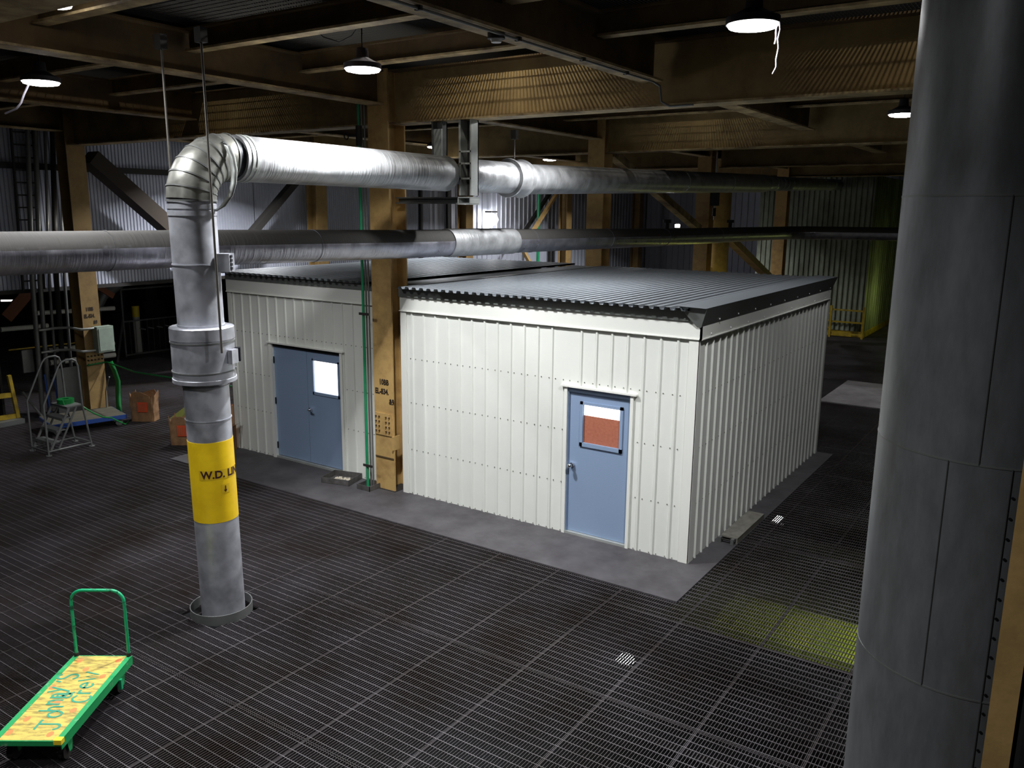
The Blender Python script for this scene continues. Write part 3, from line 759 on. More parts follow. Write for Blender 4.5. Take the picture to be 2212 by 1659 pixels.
for i in range(24): gs.append(MB().cyl((dx + (drr - .005) * math.cos(p + .03), dy + (drr - .005) * math.sin(p + .03), 1.55 + i * .085), (dx + (drr + .003) * math.cos(p + .03), dy + (drr + .003) * math.sin(p + .03), 1.55 + i * .085), .006, 6))
each('rivet', gs, M['black'], bd)
yp = thing('steel_upright', 'yellow painted steel upright at the far right edge, before the duct', 'post', (3.80, -7.45, 0))
part('face_plate', MB().box(3.775, 3.85, -7.47, -7.455, 0, 6.2), M['columny'], yp)
part('side_plate', MB().box(3.84, 3.86, -7.47, -7.2, 0, 6.2), M['dark'], yp)

# ------------------------------------------------------------------ high bay lamps
def lamp_thing(label, x, y, z, r=.21, power=100, col=(.97, .98, 1), hang=.3):
    t = thing('high_bay_lamp', label, 'lamp', (x, y, z), group='round LED lamps under the deck', local=True)
    part('housing', MB().lathe((0, 0, 0), [(r * .9, 0), (r, 0), (r, .055), (r * .75, .075), (r * .35, .12), (r * .3, .22), (0, .22)], 32), M['lampbody'], t)
    part('lens', MB().lathe((0, 0, 0), [(r * .95, 0), (r * .88, -.022), (r * .6, -.034), (0, -.038)], 32), M['lens'], t)
    part('hook', MB().tube([(0, 0, .22), (0, 0, .22 + hang)], .008, 8).box(-.05, .05, -.05, .05, .14 + hang, .22 + hang), M['dark'], t)
    ld = bpy.data.lights.new('lamp_light', 'AREA'); ld.shape = 'DISK'; ld.size = r * 1.2; ld.energy = power; ld.color = col; ld.spread = R(138)
    lo = bpy.data.objects.new('lamp_light', ld); C.objects.link(lo); lo.parent = t; lo.location = (0, 0, -.042)
    return t
W = 175
la = lamp_thing('high bay lamp with slack white cord, at the left edge', -6.42, -4.56, 6.0, .21, W * .4)
lb = lamp_thing('high bay lamp hanging right above the elbow pipe run', -3.1, -2.69, 6.13, .21, W * 1.12)
lc = lamp_thing('large bright high bay lamp trailing white strings, upper right', 1.41, -2.88, 6.08, .215, W * .78)
ld_ = lamp_thing('high bay lamp partly hidden by the large duct', 1.36, 4.26, 6.07, .21, W * .07)
lamp_thing('far small lamp just above the upper pipe, left of the middle column', -10.25, 13.0, 6.17, .22, W * 1.8)
lamp_thing('farthest small lamp above the upper pipe, right of the middle column', -10.4, 19.6, 6.2, .22, W * 2)
lamp_thing('lamp glimpsed behind the girder in the top left corner', -4.2, -5.5, 6.4, .13, W * .3, hang=.05)
lamp_thing('small far lamp beside the support frame', -9.35, 6.2, 6.08, .16, W * .8)
lamp_thing('high bay lamp behind the sheds to the right', 2.0, 12, 6.1, .2, W * .15)
lamp_thing('high bay lamp tucked behind the girder over the sheds', -2.5, 1.7, 6.22, .2, W * .7, hang=.1)
lamp_thing('high bay lamp near the left wall', -12.4, 3.4, 6.1, .2, W * 1.5, hang=.3)
lamp_thing('unseen high bay lamp added behind the camera on the right', 1.4, -8.7, 6.05, .21, W * .28)  # this lamp and the next are unseen, added to front-light duct and shed
lamp_thing('unseen high bay lamp added behind the camera on the left', -2.9, -8.7, 6.05, .21, W * .42)
for dxs, L in ((.17, .17), (.205, .4)):
    pass
g = MB(); pts = []
g.tube([(.19, .02, 0), (.185, .02, -.06), (.19, .02, -.12), (.182, .02, -.16)], .006, 6)
part('pull_string', g, M['cord'], lc)
g = MB().tube([(.215, 0, 0), (.225, 0, -.06), (.212, 0, -.13), (.222, 0, -.2), (.21, 0, -.28), (.215, 0, -.34), (.19, 0, -.39)], .006, 6)
part('pull_string', g, M['cord'], lc)
part('loose_strap', MB().tube([(-.2, 0, .03), (-.27, 0, .0), (-.40, 0, -.1), (-.50, 0, -.2), (-.62, 0, -.26), (-.9, 0, -.3)], .012, 6), M['cord'], la)
part('slack_cable', MB().tube([(0, 0, .5), (-.15, 0, .37), (-.35, 0, .32), (-.6, 0, .4), (-.75, 0, .5)], .007, 6), M['wire'], lb)
part('slack_cable', MB().tube([(0, 0, .6), (-.3, 0, .45), (-.6, 0, .4), (-1.0, 0, .5), (-1.15, 0, .6)], .012, 6), M['wire'], ld_)
dt = thing('ceiling_detector', 'small round white detector under the beam at top centre', 'detector', (-.73, -3.45, 6.1))
part('base', MB().cyl((-.73, -3.45, 6.14), (-.73, -3.45, 6.09), .08, 16), M['dark'], dt); part('dome', MB().cyl((-.73, -3.45, 6.09), (-.73, -3.45, 6.06), .055, 16, .045), M['white'], dt)
cdt = thing('beam_conduit', 'thin conduit clipped under the long beam left of the bright string lamp', 'conduit', (-.66, -3.5, 6.12))
part('conduit_run', MB().tube([(-.66, -7.2, 6.12), (-.66, -.28, 6.12), (-.62, -.17, 6.08), (-.60, -.15, 5.9), (-.5, -.12, 5.845), (-.2, -.12, 5.845)], .013, 8), M['greysteel'], cdt)
for y_ in (-6, -4.6, -3.2, -2.0, -1.0): part('clip', MB().box(-.69, -.63, y_ - .015, y_ + .015, 6.105, 6.14), M['dark'], cdt)
# wall flood light
fd = thing('flood_light', 'glaring round flood lamp on the left wall beyond the sheds', 'lamp', (-15.0, 16.6, 4.26), local=True)
part('lens', MB().lathe((0, 0, 0), [(0, -.24), (.17, -.17), (.24, 0), (.17, .17), (0, .24)], 24), M['lens'], fd)
part('bracket', MB().box(-.2, .1, -.2, .2, .26, .32), M['dark'], fd)
pl = bpy.data.lights.new('flood', 'POINT'); pl.energy = 22; pl.shadow_soft_size = .15
po = bpy.data.objects.new('flood', pl); C.objects.link(po); po.parent = fd; po.location = (.8, -.1, 0)
for (lab, p, r) in (('tiny bright work light left of the round yellow tank', (-6.1, 13.5, 4.2), .07), ('tiny bright work light on the left wall near the pipes', (-14.7, .03, 4.2), .07)):
    t = thing('work_light', lab, 'lamp', p, local=True); part('lens', MB().box(-r, r, -.02, .02, -r * .6, r * .6), M['lens'], t); part('housing', MB().box(-r * 1.1, r * 1.1, .02, .08, -r * .8, r), M['dark'], t)

# lamps of the storey above shine through the deck grating; cool greenish lamp near the booth
def point(name, loc, e, col=(1, 1, 1), r=.03):
    l = bpy.data.lights.new(name, 'POINT'); l.energy = e; l.color = col; l.shadow_soft_size = r
    o = bpy.data.objects.new(name, l); C.objects.link(o); o.location = loc; return o
point('upper_storey_lamp', (-2.9, -1.6, 8.0), 130, (1, .95, .85))
point('upper_storey_lamp', (-9.0, -1.9, 8.2), 35, (1, .95, .85))
point('upper_storey_lamp', (2.6, -1.2, 8.2), 45, (1, .95, .85))
point('upper_storey_lamp', (-3.0, 5.2, 8.2), 40, (1, .95, .85))
point('booth_sodium_lamp', (-1.2, 24.8, 1.4), 15, (.85, 1, .3), .1)
point('tank_sodium_lamp', (-4.75, 13.9, 2.0), 5, (.9, 1, .2), .1)
al = bpy.data.lights.new('lower_storey_lamp', 'AREA'); al.size = .4; al.energy = 7; al.color = (.9, 1, .4)
ao = bpy.data.objects.new('lower_storey_lamp', al); C.objects.link(ao); ao.location = (2.7, 1.05, -.4)
point('lower_storey_glow', (2.6, -3.5, -2.6), 30, (.7, .95, .9), .3)

# lower level things seen through the grating
ldt = thing('lower_lit_patch', 'surface added for the yellow green lit patch below the grating beside the slab', 'duct', (2.4, 1.1, -1.12))  # stand-in surface for the lit patch, with the light's tint in its paint
part('patch_body', MB().box(-.35, 5.2, .45, 1.62, -1.12, -1.0), M['lime'], ldt)
part('patch_flange', MB().box(1.0, 1.06, .44, 1.63, -1.14, -.97), M['lime'], ldt)
def low_lamp(lab, p, r):
    t = thing('lower_lamp', lab, 'lamp', p, local=True)
    part('lens', MB().lathe((0, 0, 0), [(0, -.1), (r, 0), (r * .8, .06), (0, .1)], 20), M['lens'], t); part('holder', MB().box(-r * 1.1, r * 1.1, -.03, .03, -.16, -.1), M['dark'], t)
low_lamp('white lamp shining up through the grating before the slab corner', (-1.83, 2.09, -3.0), .17)
low_lamp('small lamp shining through the grating right of the shed', (-1.70, 10.4, -3.0), .17)
low_lamp('tiny lamp spot shining through the grating left of the slab corner', (-3.7, 2.2, -2.6), .06)

# ------------------------------------------------------------------ green riser beside the column, conduits
gr = thing('green_riser', 'thin green pipe and conduits climbing left of the stencilled column', 'pipe', (-5.64, -.2, 0))
part('green_pipe', MB().tube([(-5.57, -.24, 0), (-5.60, -.2, 6.6)], .024, 12), M['green'], gr)
part('conduit', MB().tube([(-5.55, -.18, .0), (-5.57, -.17, 6.5)], .015, 10), M['greysteel'], gr)
part('conduit', MB().tube([(-5.53, -.145, .0), (-5.54, -.135, 6.5)], .013, 10), M['greysteel'], gr)
for z in (.42, 2.95):
    part('bracket', MB().box(-5.64, -5.44, -.27, -.255, z - .02, z + .02), M['dark'], gr)
part('gate_valve', MB().cyl((-5.60, -.2, 5.55), (-5.60, -.2, 5.85), .05, 12).tube([(-5.62, -.2, 5.7), (-5.8, -.24, 5.7)], .014, 8).ring((-5.82, -.25, 5.7), (1, .2, 0), .05, .02, .01, 16), M['dark'], gr)
solo('steel_curb', MB().box(-5.70, -5.42, -.36, -.35, Z0, .1).box(-5.70, -5.42, -.06, -.05, Z0, .1).box(-5.71, -5.70, -.36, -.05, Z0, .1).box(-5.43, -5.42, -.36, -.05, Z0, .1), M['tray'], (-5.56, -.2, Z0), 'small steel curb box around the green pipe foot', 'curb')
gw = solo('green_riser', MB().tube([(-14.6, 19.3, 0), (-14.6, 19.3, 6.6)], .07, 14), M['green'], (-14.6, 19.3, 0), 'distant green riser pipe on the left wall between the braces', 'pipe')

# tray with litter
tt = thing('steel_tray', 'square dirty steel tray of pale litter on the slab by the double doors', 'tray', (-6.22, -.20, Z0), R(14), local=True)
tw, th = .27, .1
part('tray_body', MB().box(-tw, tw, -.22, .22, 0, .006).box(-tw, tw, -.22, -.212, 0, th).box(-tw, tw, .212, .22, 0, th).box(-tw, -tw + .008, -.22, .22, 0, th).box(tw - .008, tw, -.22, .22, 0, th), M['tray'], tt)
g = MB()
for i in range(70):
    a = random.random() * 2 * PI; r_ = .17 * math.sqrt(random.random())
    g.obox((r_ * math.cos(a), r_ * .8 * math.sin(a), .012 + .012 * random.random()), (.03, .018, .014), Matrix.Rotation(random.random() * 3, 3, 'Z'))
lt = solo('litter', xform(g, lambda x, y, z: (x * math.cos(R(14)) - y * math.sin(R(14)) - 6.22, x * math.sin(R(14)) + y * math.cos(R(14)) - .20, z + Z0)), M['pebble'], (-6.22, -.13, Z0 + .006), 'pale scraps and butts lying in the square steel tray', 'litter', kind='stuff')

# plate by the side wall
pp = thing('hinged_floor_plate', 'textured grey plate with end lugs lying beside the shed side wall', 'plate', (.22, 1.62, Z0))
part('plate_top', MB().box(.075, .325, 1.02, 2.22, .075, .095).box(.075, .095, 1.02, 2.22, Z0, .08).box(.305, .325, 1.02, 2.22, Z0, .08), M['rampgrey'], pp)
for x_ in (.09, .27): part('lug', MB().box(x_ - .02, x_ + .025, .94, 1.03, Z0, .09), M['greysteel'], pp)
part('pin', MB().cyl((.07, .975, .06), (.31, .975, .06), .014, 10), M['dark'], pp)
solo('floor_plate', MB().box(-1.12, 1.3, 11.15, 14.3, .002, .03), M['plate'], (.1, 12.7, .002), 'pale steel plate laid on grating right of the shed', 'plate')

# ------------------------------------------------------------------ platform cart
ct = thing('platform_cart', 'green platform cart with yellow hand-lettered deck, lower left', 'cart', (-3.245, -6.53, 0), R(34.5), local=True)
cw_, cl_, cz = .285, .665, .275
part('deck_board', MB().box(-cw_ + .045, cw_ - .045, -cl_ + .005, cl_ - .004, cz - .012, cz + .003), M['cartyellow'], ct)
for s in (-1, 1):
    x0, x1 = sorted((s * cw_, s * (cw_ - .05)))
    part('side_rail', MB().box(x0, x1, -cl_, cl_, cz - .005, cz + .006).box(*sorted((s * cw_, s * (cw_ - .008))), -cl_, cl_, cz - .08, cz), M['cartgreen'], ct)
part('end_rail', MB().box(-cw_, cw_, -cl_ - .006, -cl_ + .004, cz - .045, cz + .001), M['cartgreen'], ct)
part('end_rail', MB().box(-cw_, cw_, cl_ - .004, cl_ + .006, cz - .06, cz + .004), M['cartgreen'], ct)
part('corner_cap', MB().box(cw_ - .06, cw_ + .006, -cl_ - .012, -cl_ + .04, cz - .03, cz + .012), M['brightyellow'], ct)
HH = .97; hw = cw_ - .03; yh = cl_ - .0
pts = [(-hw, yh, cz - .02), (-hw, yh, HH - .14)]
for i in range(1, 7): a = PI - PI / 2 * i / 6; pts.append((-hw + .12 + .12 * math.cos(a), yh, HH - .12 + .12 * math.sin(a)))
for i in range(0, 7): a = PI / 2 - PI / 2 * i / 6; pts.append((hw - .12 + .12 * math.cos(a), yh, HH - .12 + .12 * math.sin(a)))
pts += [(hw, yh, HH - .14), (hw, yh, cz - .02)]
part('push_handle', MB().tube(pts, .0155, 14), M['carttube'], ct)
for s in (-1, 1): part('handle_socket', MB().cyl((s * hw, yh, cz - .03), (s * hw, yh, cz + .04), .023, 14), M['dark'], ct)
for sx in (-1, 1):
    for sy in (-1, 1):
        yy = sy * (cl_ - .17); xx = sx * (cw_ - .07)
        k = part('caster', MB().box(xx - .045, xx + .045, yy - .06, yy + .06, cz - .10, cz - .07).add([(xx - .045, yy - .05, cz - .08), (xx - .045, yy + .05, cz - .08), (xx - .045, yy + .02, .07), (xx - .045, yy - .02, .07)], [(0, 1, 2, 3)]).add([(xx + .045, yy - .05, cz - .08), (xx + .045, yy + .05, cz - .08), (xx + .045, yy + .02, .07), (xx + .045, yy - .02, .07)], [(0, 1, 2, 3)]), M['cartgreen'], ct)
        part('wheel', MB().cyl((xx - .024, yy, .082), (xx + .024, yy, .082), .08, 24), M['rubber'], k)
ZK = [0]
def stroke(mb, pts, w=.016, zz=cz + .0048):
    # flat brush stroke: one mitred ribbon, each stroke a hair above the last
    ZK[0] += 1; z = zz + .00025 * (ZK[0] % 7)
    P = [Vector((p[0], p[1], z)) for p in pts]
    P = [p for i, p in enumerate(P) if i == 0 or (p - P[i - 1]).length > 1e-4]
    P[0] = P[0] - (P[1] - P[0]).normalized() * w * .3; P[-1] = P[-1] + (P[-1] - P[-2]).normalized() * w * .3
    vs = []
    for i, p in enumerate(P):
        t = (P[min(i + 1, len(P) - 1)] - P[max(i - 1, 0)]).normalized(); n = Vector((-t.y, t.x, 0))
        vs += [p - n * w / 2, p + n * w / 2]
    mb.add(vs, [(2 * i, 2 * i + 2, 2 * i + 3, 2 * i + 1) for i in range(len(P) - 1)])
def arc(cx, cy, rx, ry, a0, a1, n=10): return [(cx + rx * math.cos(R(a0 + (a1 - a0) * i / n)), cy + ry * math.sin(R(a0 + (a1 - a0) * i / n))) for i in range(n + 1)]
# glyphs on a unit cell: x right, y up
G = {
 'J': [[(.1, 1), (.9, 1)], [(.55, 1), (.55, .2)] + arc(.32, .2, .23, .22, 0, -170)],
 'o': [arc(.45, .3, .33, .3, 0, 360, 14)],
 'h': [[(.15, 1), (.15, 0)], [(.15, .35)] + arc(.42, .33, .26, .27, 170, 0) + [(.68, 0)]],
 'n': [[(.15, .6), (.15, 0)], [(.15, .35)] + arc(.42, .33, .26, .27, 170, 0) + [(.68, 0)]],
 'y': [[(.12, .6), (.4, .08)], [(.72, .6), (.25, -.4), (.05, -.4)]],
 "'": [[(.2, 1), (.1, .75)]],
 's': [arc(.4, .58, .26, .2, 30, 270, 8) + arc(.4, .16, .28, .22, 90, -150, 8)],
 '&': [[(.8, 0), (.25, .7)] + arc(.4, .8, .18, .16, 200, -20, 6) + [(.2, .35)] + arc(.38, .2, .24, .2, 160, 360, 6) + [(.8, .45)]],
 'C': [arc(.5, .5, .42, .48, 50, 310, 12)],
 'r': [[(.15, .6), (.15, 0)], [(.15, .35)] + arc(.4, .33, .25, .25, 170, 60, 5)],
 'e': [[(.12, .32), (.75, .34)] + arc(.45, .3, .32, .3, 10, 310, 12)],
 'w': [[(.05, .6), (.25, 0), (.42, .45), (.6, 0), (.8, .6)]]}
def letter(mb, txt, x0, y0, s, adv):
    """text runs along +y of the deck, letter tops towards -x"""
    p = 0
    for ch in txt:
        if ch in G:
            for st_ in G[ch]: stroke(mb, [(x0 - q[1] * s, y0 + p + q[0] * s * .92) for q in st_], .0125)
        p += adv.get(ch, .88) * s
g = MB()
for ch, x_, y_, hs, ws in (('J', .17, -.53, .19, .16), ('o', .10, -.36, .19, .13), ('h', .05, -.27, .17, .12), ('n', .0, -.17, .18, .12), ('n', -.02, -.07, .18, .12), ('y', -.09, .02, .18, .13),
                         ("'", -.06, .185, .15, .15), ('s', -.07, .23, .22, .15), ('&', .04, -.07, .13, .13), ('C', .23, -.13, .16, .14), ('r', .19, .0, .19, .12), ('e', .15, .09, .18, .13), ('w', .12, .21, .22, .2)):
    for st_ in G[ch]: stroke(g, [(x_ - q[1] * hs, y_ + q[0] * ws) for q in st_], .02)
part('hand_lettering', g, M['teal'], ct, "teal hand-painted words Johnny's & Crew")
g = MB()
dots = []
for (x_, y_) in ((-.2, -.56), (.15, -.58), (-.16, -.37), (.17, -.24), (-.03, -.12), (-.2, .115), (.17, .30), (-.045, .42), (.19, .58), (-.18, .575)):
    a = arc(x_, y_, .028, .038, 0, 360, 14)[:-1]; dots.append(MB().add([(p[0], p[1], cz + .0042) for p in a], [tuple(range(14))]))
each('painted_spot', dots, M['orangedot'], ct)
part('foot_brake', MB().box(cw_ - .01, cw_ + .02, cl_ - .30, cl_ - .27, .1, .2), M['carttube'], ct)

# ------------------------------------------------------------------ rolling ladder
ld2 = thing('rolling_ladder', 'grey tubular rolling step ladder with handrails, left of the elbow pipe', 'ladder', (-12.0, -1.95, 0))
lx = (-12.33, -11.73)
yb0, yb1 = -2.33, -1.50
part('base_frame', MB().tube([(lx[0], yb0, .08), (lx[0], yb1, .08)], .017, 8).tube([(lx[1], yb0, .08), (lx[1], yb1, .08)], .017, 8).tube([(lx[0], yb1, .08), (lx[1], yb1, .08)], .017, 8).tube([(lx[0], yb0, .08), (lx[1], yb0, .08)], .017, 8), M['greysteel'], ld2)
for x_ in lx:
    pts = [(x_, yb0, .0), (x_, yb0 + .0, .98), (x_, yb0 + .34, 1.66), (x_, yb0 + .40, 1.73), (x_, yb0 + .48, 1.76), (x_, yb0 + .60, 1.76), (x_, yb0 + .67, 1.72), (x_, yb0 + .70, 1.63), (x_ , yb0 + .72, .85), (x_, yb1, .0)]
    part('handrail', MB().tube(pts, .018, 10), M['greysteel'], ld2)
    for y_ in (yb0, yb1): part('foot', MB().cyl((x_, y_, 0), (x_, y_, .014), .055, 14), M['greysteel'], ld2)
    part('stringer', MB().bar((x_ * .0 + x_, yb0 + .05, .1), (x_, yb0 + .46, .84), .02, .04).bar((x_, yb0 + .2, .1), (x_, yb0 + .60, .84), .02, .03), M['greysteel'], ld2)
for i in range(3):
    z = .22 + i * .21; y_ = yb0 + .12 + i * .125
    part('step', MB().box(lx[0], lx[1], y_ - .06, y_ + .11, z, z + .02).box(lx[0], lx[1], y_ - .06, y_ - .05, z - .03, z), M['greysteel'], ld2)
part('platform', MB().box(lx[0], lx[1], yb0 + .42, yb0 + .73, .84, .865).box(lx[0], lx[1], yb0 + .42, yb0 + .43, .81, .85), M['greysteel'], ld2)
ctp = thing('strapping_roll', 'green roll of strapping lying on the ladder platform', 'roll', (-12.08, -1.74, .866))
part('coil', MB().lathe((-12.08, -1.74, .866), [(.06, 0), (.15, 0), (.15, .085), (.06, .085), (.06, 0)], 24), M['greenstrap'], ctp)
part('loose_tail', MB().bar((-11.98, -1.84, .96), (-11.9, -1.86, .86), .02, .004), M['greenstrap'], ctp)

def ribbon(label, pts, w, upv=(0, 0, 1), m='greenstrap'):
    g = MB(); vs = []
    P = [Vector(p) for p in pts]
    for i, p in enumerate(P):
        t = (P[min(i + 1, len(P) - 1)] - P[max(i - 1, 0)]).normalized(); s_ = Vector(upv); s_ = (s_ - t * s_.dot(t))
        s_.normalize(); vs += [p - s_ * w / 2, p + s_ * w / 2]
    g.add(vs, [(2 * i, 2 * i + 1, 2 * i + 3, 2 * i + 2) for i in range(len(P) - 1)], True)
    o = solo('strap', g, M[m], tuple(P[0]), label, 'strap'); md_ = o.modifiers.new('thick', 'SOLIDIFY'); md_.thickness = .002; return o
ribbon('taut green strap stretched from the column behind the ladder to the shed', [(-14.17, -.12, 1.13), (-14.165, .1, 1.14), (-14.12, .32, 1.15), (-12.5, .0, 1.15), (-11, .06, 1.17), (-9.4, .09, 1.22)], .035)
ribbon('wide green strap hanging down beside the column with the green box', [(-14.12, .40, 1.15), (-14.06, .44, .95), (-13.98, .46, .7), (-13.95, .42, .45), (-13.9, .38, .2), (-13.75, .3, .02)], .12, (1, .6, 0))
ribbon('green strap trailing over the blue dolly from the ladder', [(-11.95, -1.6, .86), (-12.1, -1.2, .55), (-12.3, -.9, .38), (-12.5, -.62, .28), (-12.6, -.4, .14), (-12.7, -.2, .02), (-13.0, .1, .01)], .03)

# blue dolly
bdz = thing('flatbed_dolly', 'blue flatbed dolly with plywood deck behind the ladder', 'dolly', (-13.3, -.78, 0), R(-14), local=True)
part('deck', MB().box(-.48, .48, -.72, .72, .23, .25), M['wood'], bdz)
part('frame', MB().box(-.49, .49, -.73, -.71, .16, .245).box(-.49, .49, .71, .73, .16, .245).box(.47, .49, -.73, .73, .16, .245).box(-.49, -.47, -.73, .73, .16, .245), M['bluepaint'], bdz)
for sx in (-1, 1):
    for sy in (-1, 1): part('caster', MB().cyl((sx * .38 - .02, sy * .6, .075), (sx * .38 + .02, sy * .6, .075), .073, 16).box(sx * .38 - .03, sx * .38 + .03, sy * .6 - .03, sy * .6 + .03, .08, .17), M['greysteel'], bdz)
part('handle', MB().tube([(-.42, .6, .24), (-.46, .62, .6), (-.36, .66, .85), (-.3, .68, .95)], .014, 8), M['greysteel'], bdz)

# paper bags and cartons
def paper_bag(label, x, y, rz, w, d, h, side=1):
    t = thing('paper_bag', label, 'bag', (x, y, .002), rz, local=True)
    mb = MB(); n = 28; rings = []
    rnd = random.Random(label)
    for k in range(7):
        f = k / 6; z = h * f
        vs = []
        for j in range(n):
            a = 2 * PI * j / n; ca_, sa = math.cos(a), math.sin(a)
            e = .28; px = w / 2 * (abs(ca_) ** e) * (1 if ca_ > 0 else -1); py = d / 2 * (abs(sa) ** e) * (1 if sa > 0 else -1)
            s_ = 1 + .05 * math.sin(f * 6 + j) * f + (rnd.random() - .5) * .05 * (k > 0) + (.05 * f)
            vs.append((px * s_, py * s_ * (1 - .12 * f), z + (.07 * math.sin(j * 1.3) * (k == 6)) + (rnd.random() - .5) * .02 * (k > 0)))
        rings += vs
    mb.add(rings, [(k * n + j, k * n + (j + 1) % n, (k + 1) * n + (j + 1) % n, (k + 1) * n + j) for k in range(6) for j in range(n)])
    mb.add([rings[j] for j in range(n)], [tuple(reversed(range(n)))])
    b = part('paper_sack', mb, M['kraft'], t); md_ = b.modifiers.new('t', 'SOLIDIFY'); md_.thickness = .003
    q = .22
    pr2 = part('printed_square', MB().box(-q / 2 + .03, q / 2 + .03, -d / 2 * 1.09, -d / 2 * 1.085, h * .36, h * .36 + q), M['logo'], t, 'orange red printed square')
    g_ = MB()
    for i in range(4): g_.bar((-q / 2 + .045 + i * .045, -d / 2 * 1.1, h * .36 + .02), (-q / 2 + .06 + i * .045, -d / 2 * 1.1, h * .36 + q - .05 + .01 * i), .012, .001, (0, 1, 0))
    part('print_lettering', g_, M['kraft'], pr2)
    return t
paper_bag('brown paper bag with orange printed square standing alone by the dolly', -12.78, .32, R(32), .52, .32, .60)
paper_bag('open crumpled brown paper bag half behind the elbow pipe', -10.45, -.30, R(34), .5, .34, .52)
def carton(label, x, y, z, rz, w, d, h, open_=True, pr=True):
    t = thing('cardboard_box', label, 'box', (x, y, z), rz, local=True)
    b = part('carton_body', MB().box(-w / 2, w / 2, -d / 2, -d / 2 + .005, 0, h).box(-w / 2, w / 2, d / 2 - .005, d / 2, 0, h).box(-w / 2, -w / 2 + .005, -d / 2, d / 2, 0, h).box(w / 2 - .005, w / 2, -d / 2, d / 2, 0, h).box(-w / 2, w / 2, -d / 2, d / 2, 0, .005).box(-w / 2 + .01, w / 2 - .01, -d / 2 + .01, d / 2 - .01, h * .9, h * .9 + .004), M['carton'], t)
    if open_:
        part('flap', MB().add([(w / 2, -d / 2, h), (w / 2, d / 2, h), (w / 2 + .12, d / 2, h + .05), (w / 2 + .12, -d / 2, h + .05)], [(0, 1, 2, 3)]), M['carton'], t)
        part('flap', MB().add([(-w / 2, -d / 2, h), (w / 2, -d / 2, h), (w / 2, -d / 2 + .16, h + .02), (-w / 2, -d / 2 + .16, h + .02)], [(0, 1, 2, 3)]), M['carton'], t)
    if pr: part('printed_square', MB().box(-.07, .1, -d / 2 - .003, -d / 2 - .001, h * .35, h * .35 + .17), M['logo'], t, 'orange red printed square')
    return t
carton('cardboard box with open flaps at the left shed corner, right of the pipe', -9.42, -.26, .002, R(22), .5, .36, .5)
carton('closed cardboard box with orange print behind the crumpled bag', -11.1, 1.0, .002, R(30), .5, .4, .42, open_=False)
solo('plastic_sheet', MB().add([(-11.9, .45, .0), (-11.55, .35, .05), (-11.5, .65, .5), (-11.85, .8, .42), (-12.15, .5, .1), (-11.3, .4, .35)], [(0, 1, 2, 3), (0, 3, 4), (1, 5, 2)]), M['tarp'], (-11.7, .5, 0), 'crumpled olive plastic sheet propped left of the boxes', 'sheet')
wbn = thing('work_cabinet', 'dark cabinet squeezed behind the left shed corner box', 'cabinet', (-9.95, 1.2, 0))
part('cabinet_body', MB().box(-10.3, -9.55, .9, 1.5, 0, .9), M['dark'], wbn); part('cabinet_top', MB().box(-10.34, -9.5, .86, 1.52, .9, .93), M['palewhite'], wbn)
part('cabinet_door', MB().box(-10.26, -9.6, .885, .9, .08, .85), M['tarp'], wbn)
solo('hard_hat', MB().lathe((-9.85, 1.1, .93), [(.17, 0), (.14, .02), (.13, .08), (.09, .14), (0, .17)], 20), M['helmet'], (-9.85, 1.1, .93), 'yellow hard hat on the dark cabinet by the shed corner', 'helmet')

# ------------------------------------------------------------------ electrical box and conduits on left column
eb2 = thing('electrical_box', 'pale green electrical box mounted on the column behind the ladder', 'electrical box', (-14.05, .27, 1.4))
part('enclosure', MB().box(-14.18, -13.98, .08, .46, 1.40, 1.98), M['elecbox'], eb2)
part('cover', MB().box(-13.98, -13.965, .11, .43, 1.44, 1.94), M['elecbox'], eb2)
part('lever', MB().box(-14.06, -14.02, .46, .48, 1.6, 1.75), M['dark'], eb2)
for z, nm in ((1.95, 'upper'), (1.46, 'lower')):
    solo('conduit', MB().tube([(-14.08, .07, z), (-14.1, -.2, z), (-14.4, -.3, z + .03), (-14.75, -.42, z), (-14.82, -.75, z - .02)], .025, 8), M['strut'], (-14.2, -.25, z), '%s grey conduit running left from the pale green electrical box' % nm, 'conduit')
VP = [(-.72, .05, 'greysteel', 'outermost left'), (-.56, .05, 'greysteel', 'second from the left'), (-.36, .03, 'greysteel', 'thin middle'), (-.2, .055, 'dark', 'dark fourth'), (-.02, .035, 'greysteel', 'right hand')]
for y_, r_, m_, nm in VP:
    solo('vertical_pipe', MB().tube([(-14.9, y_ - .1, 0), (-14.9, y_ - .02, 3), (-14.9, y_ + .25, 6.6)], r_, 10), M[m_], (-14.9, y_, 0), '%s of the five floor to ceiling pipes left of the ladder column' % nm, 'pipe', 'bundle of vertical pipes by the left wall')
# caged riser higher up
cg = MB()
for y_ in (-.9, -.45): cg.tube([(-15.0, y_, 2.8), (-15.0, y_ + .12, 6.6)], .03, 8)
for i in range(14): cg.bar((-15.0, -.9 + .01 * i, 3 + i * .26), (-15.0, -.45 + .01 * i, 3 + i * .26), .03, .03)
solo('cable_ladder', cg, M['dark'], (-15, -.6, 2.8), 'dark rung cable ladder climbing the left wall', 'cable ladder')
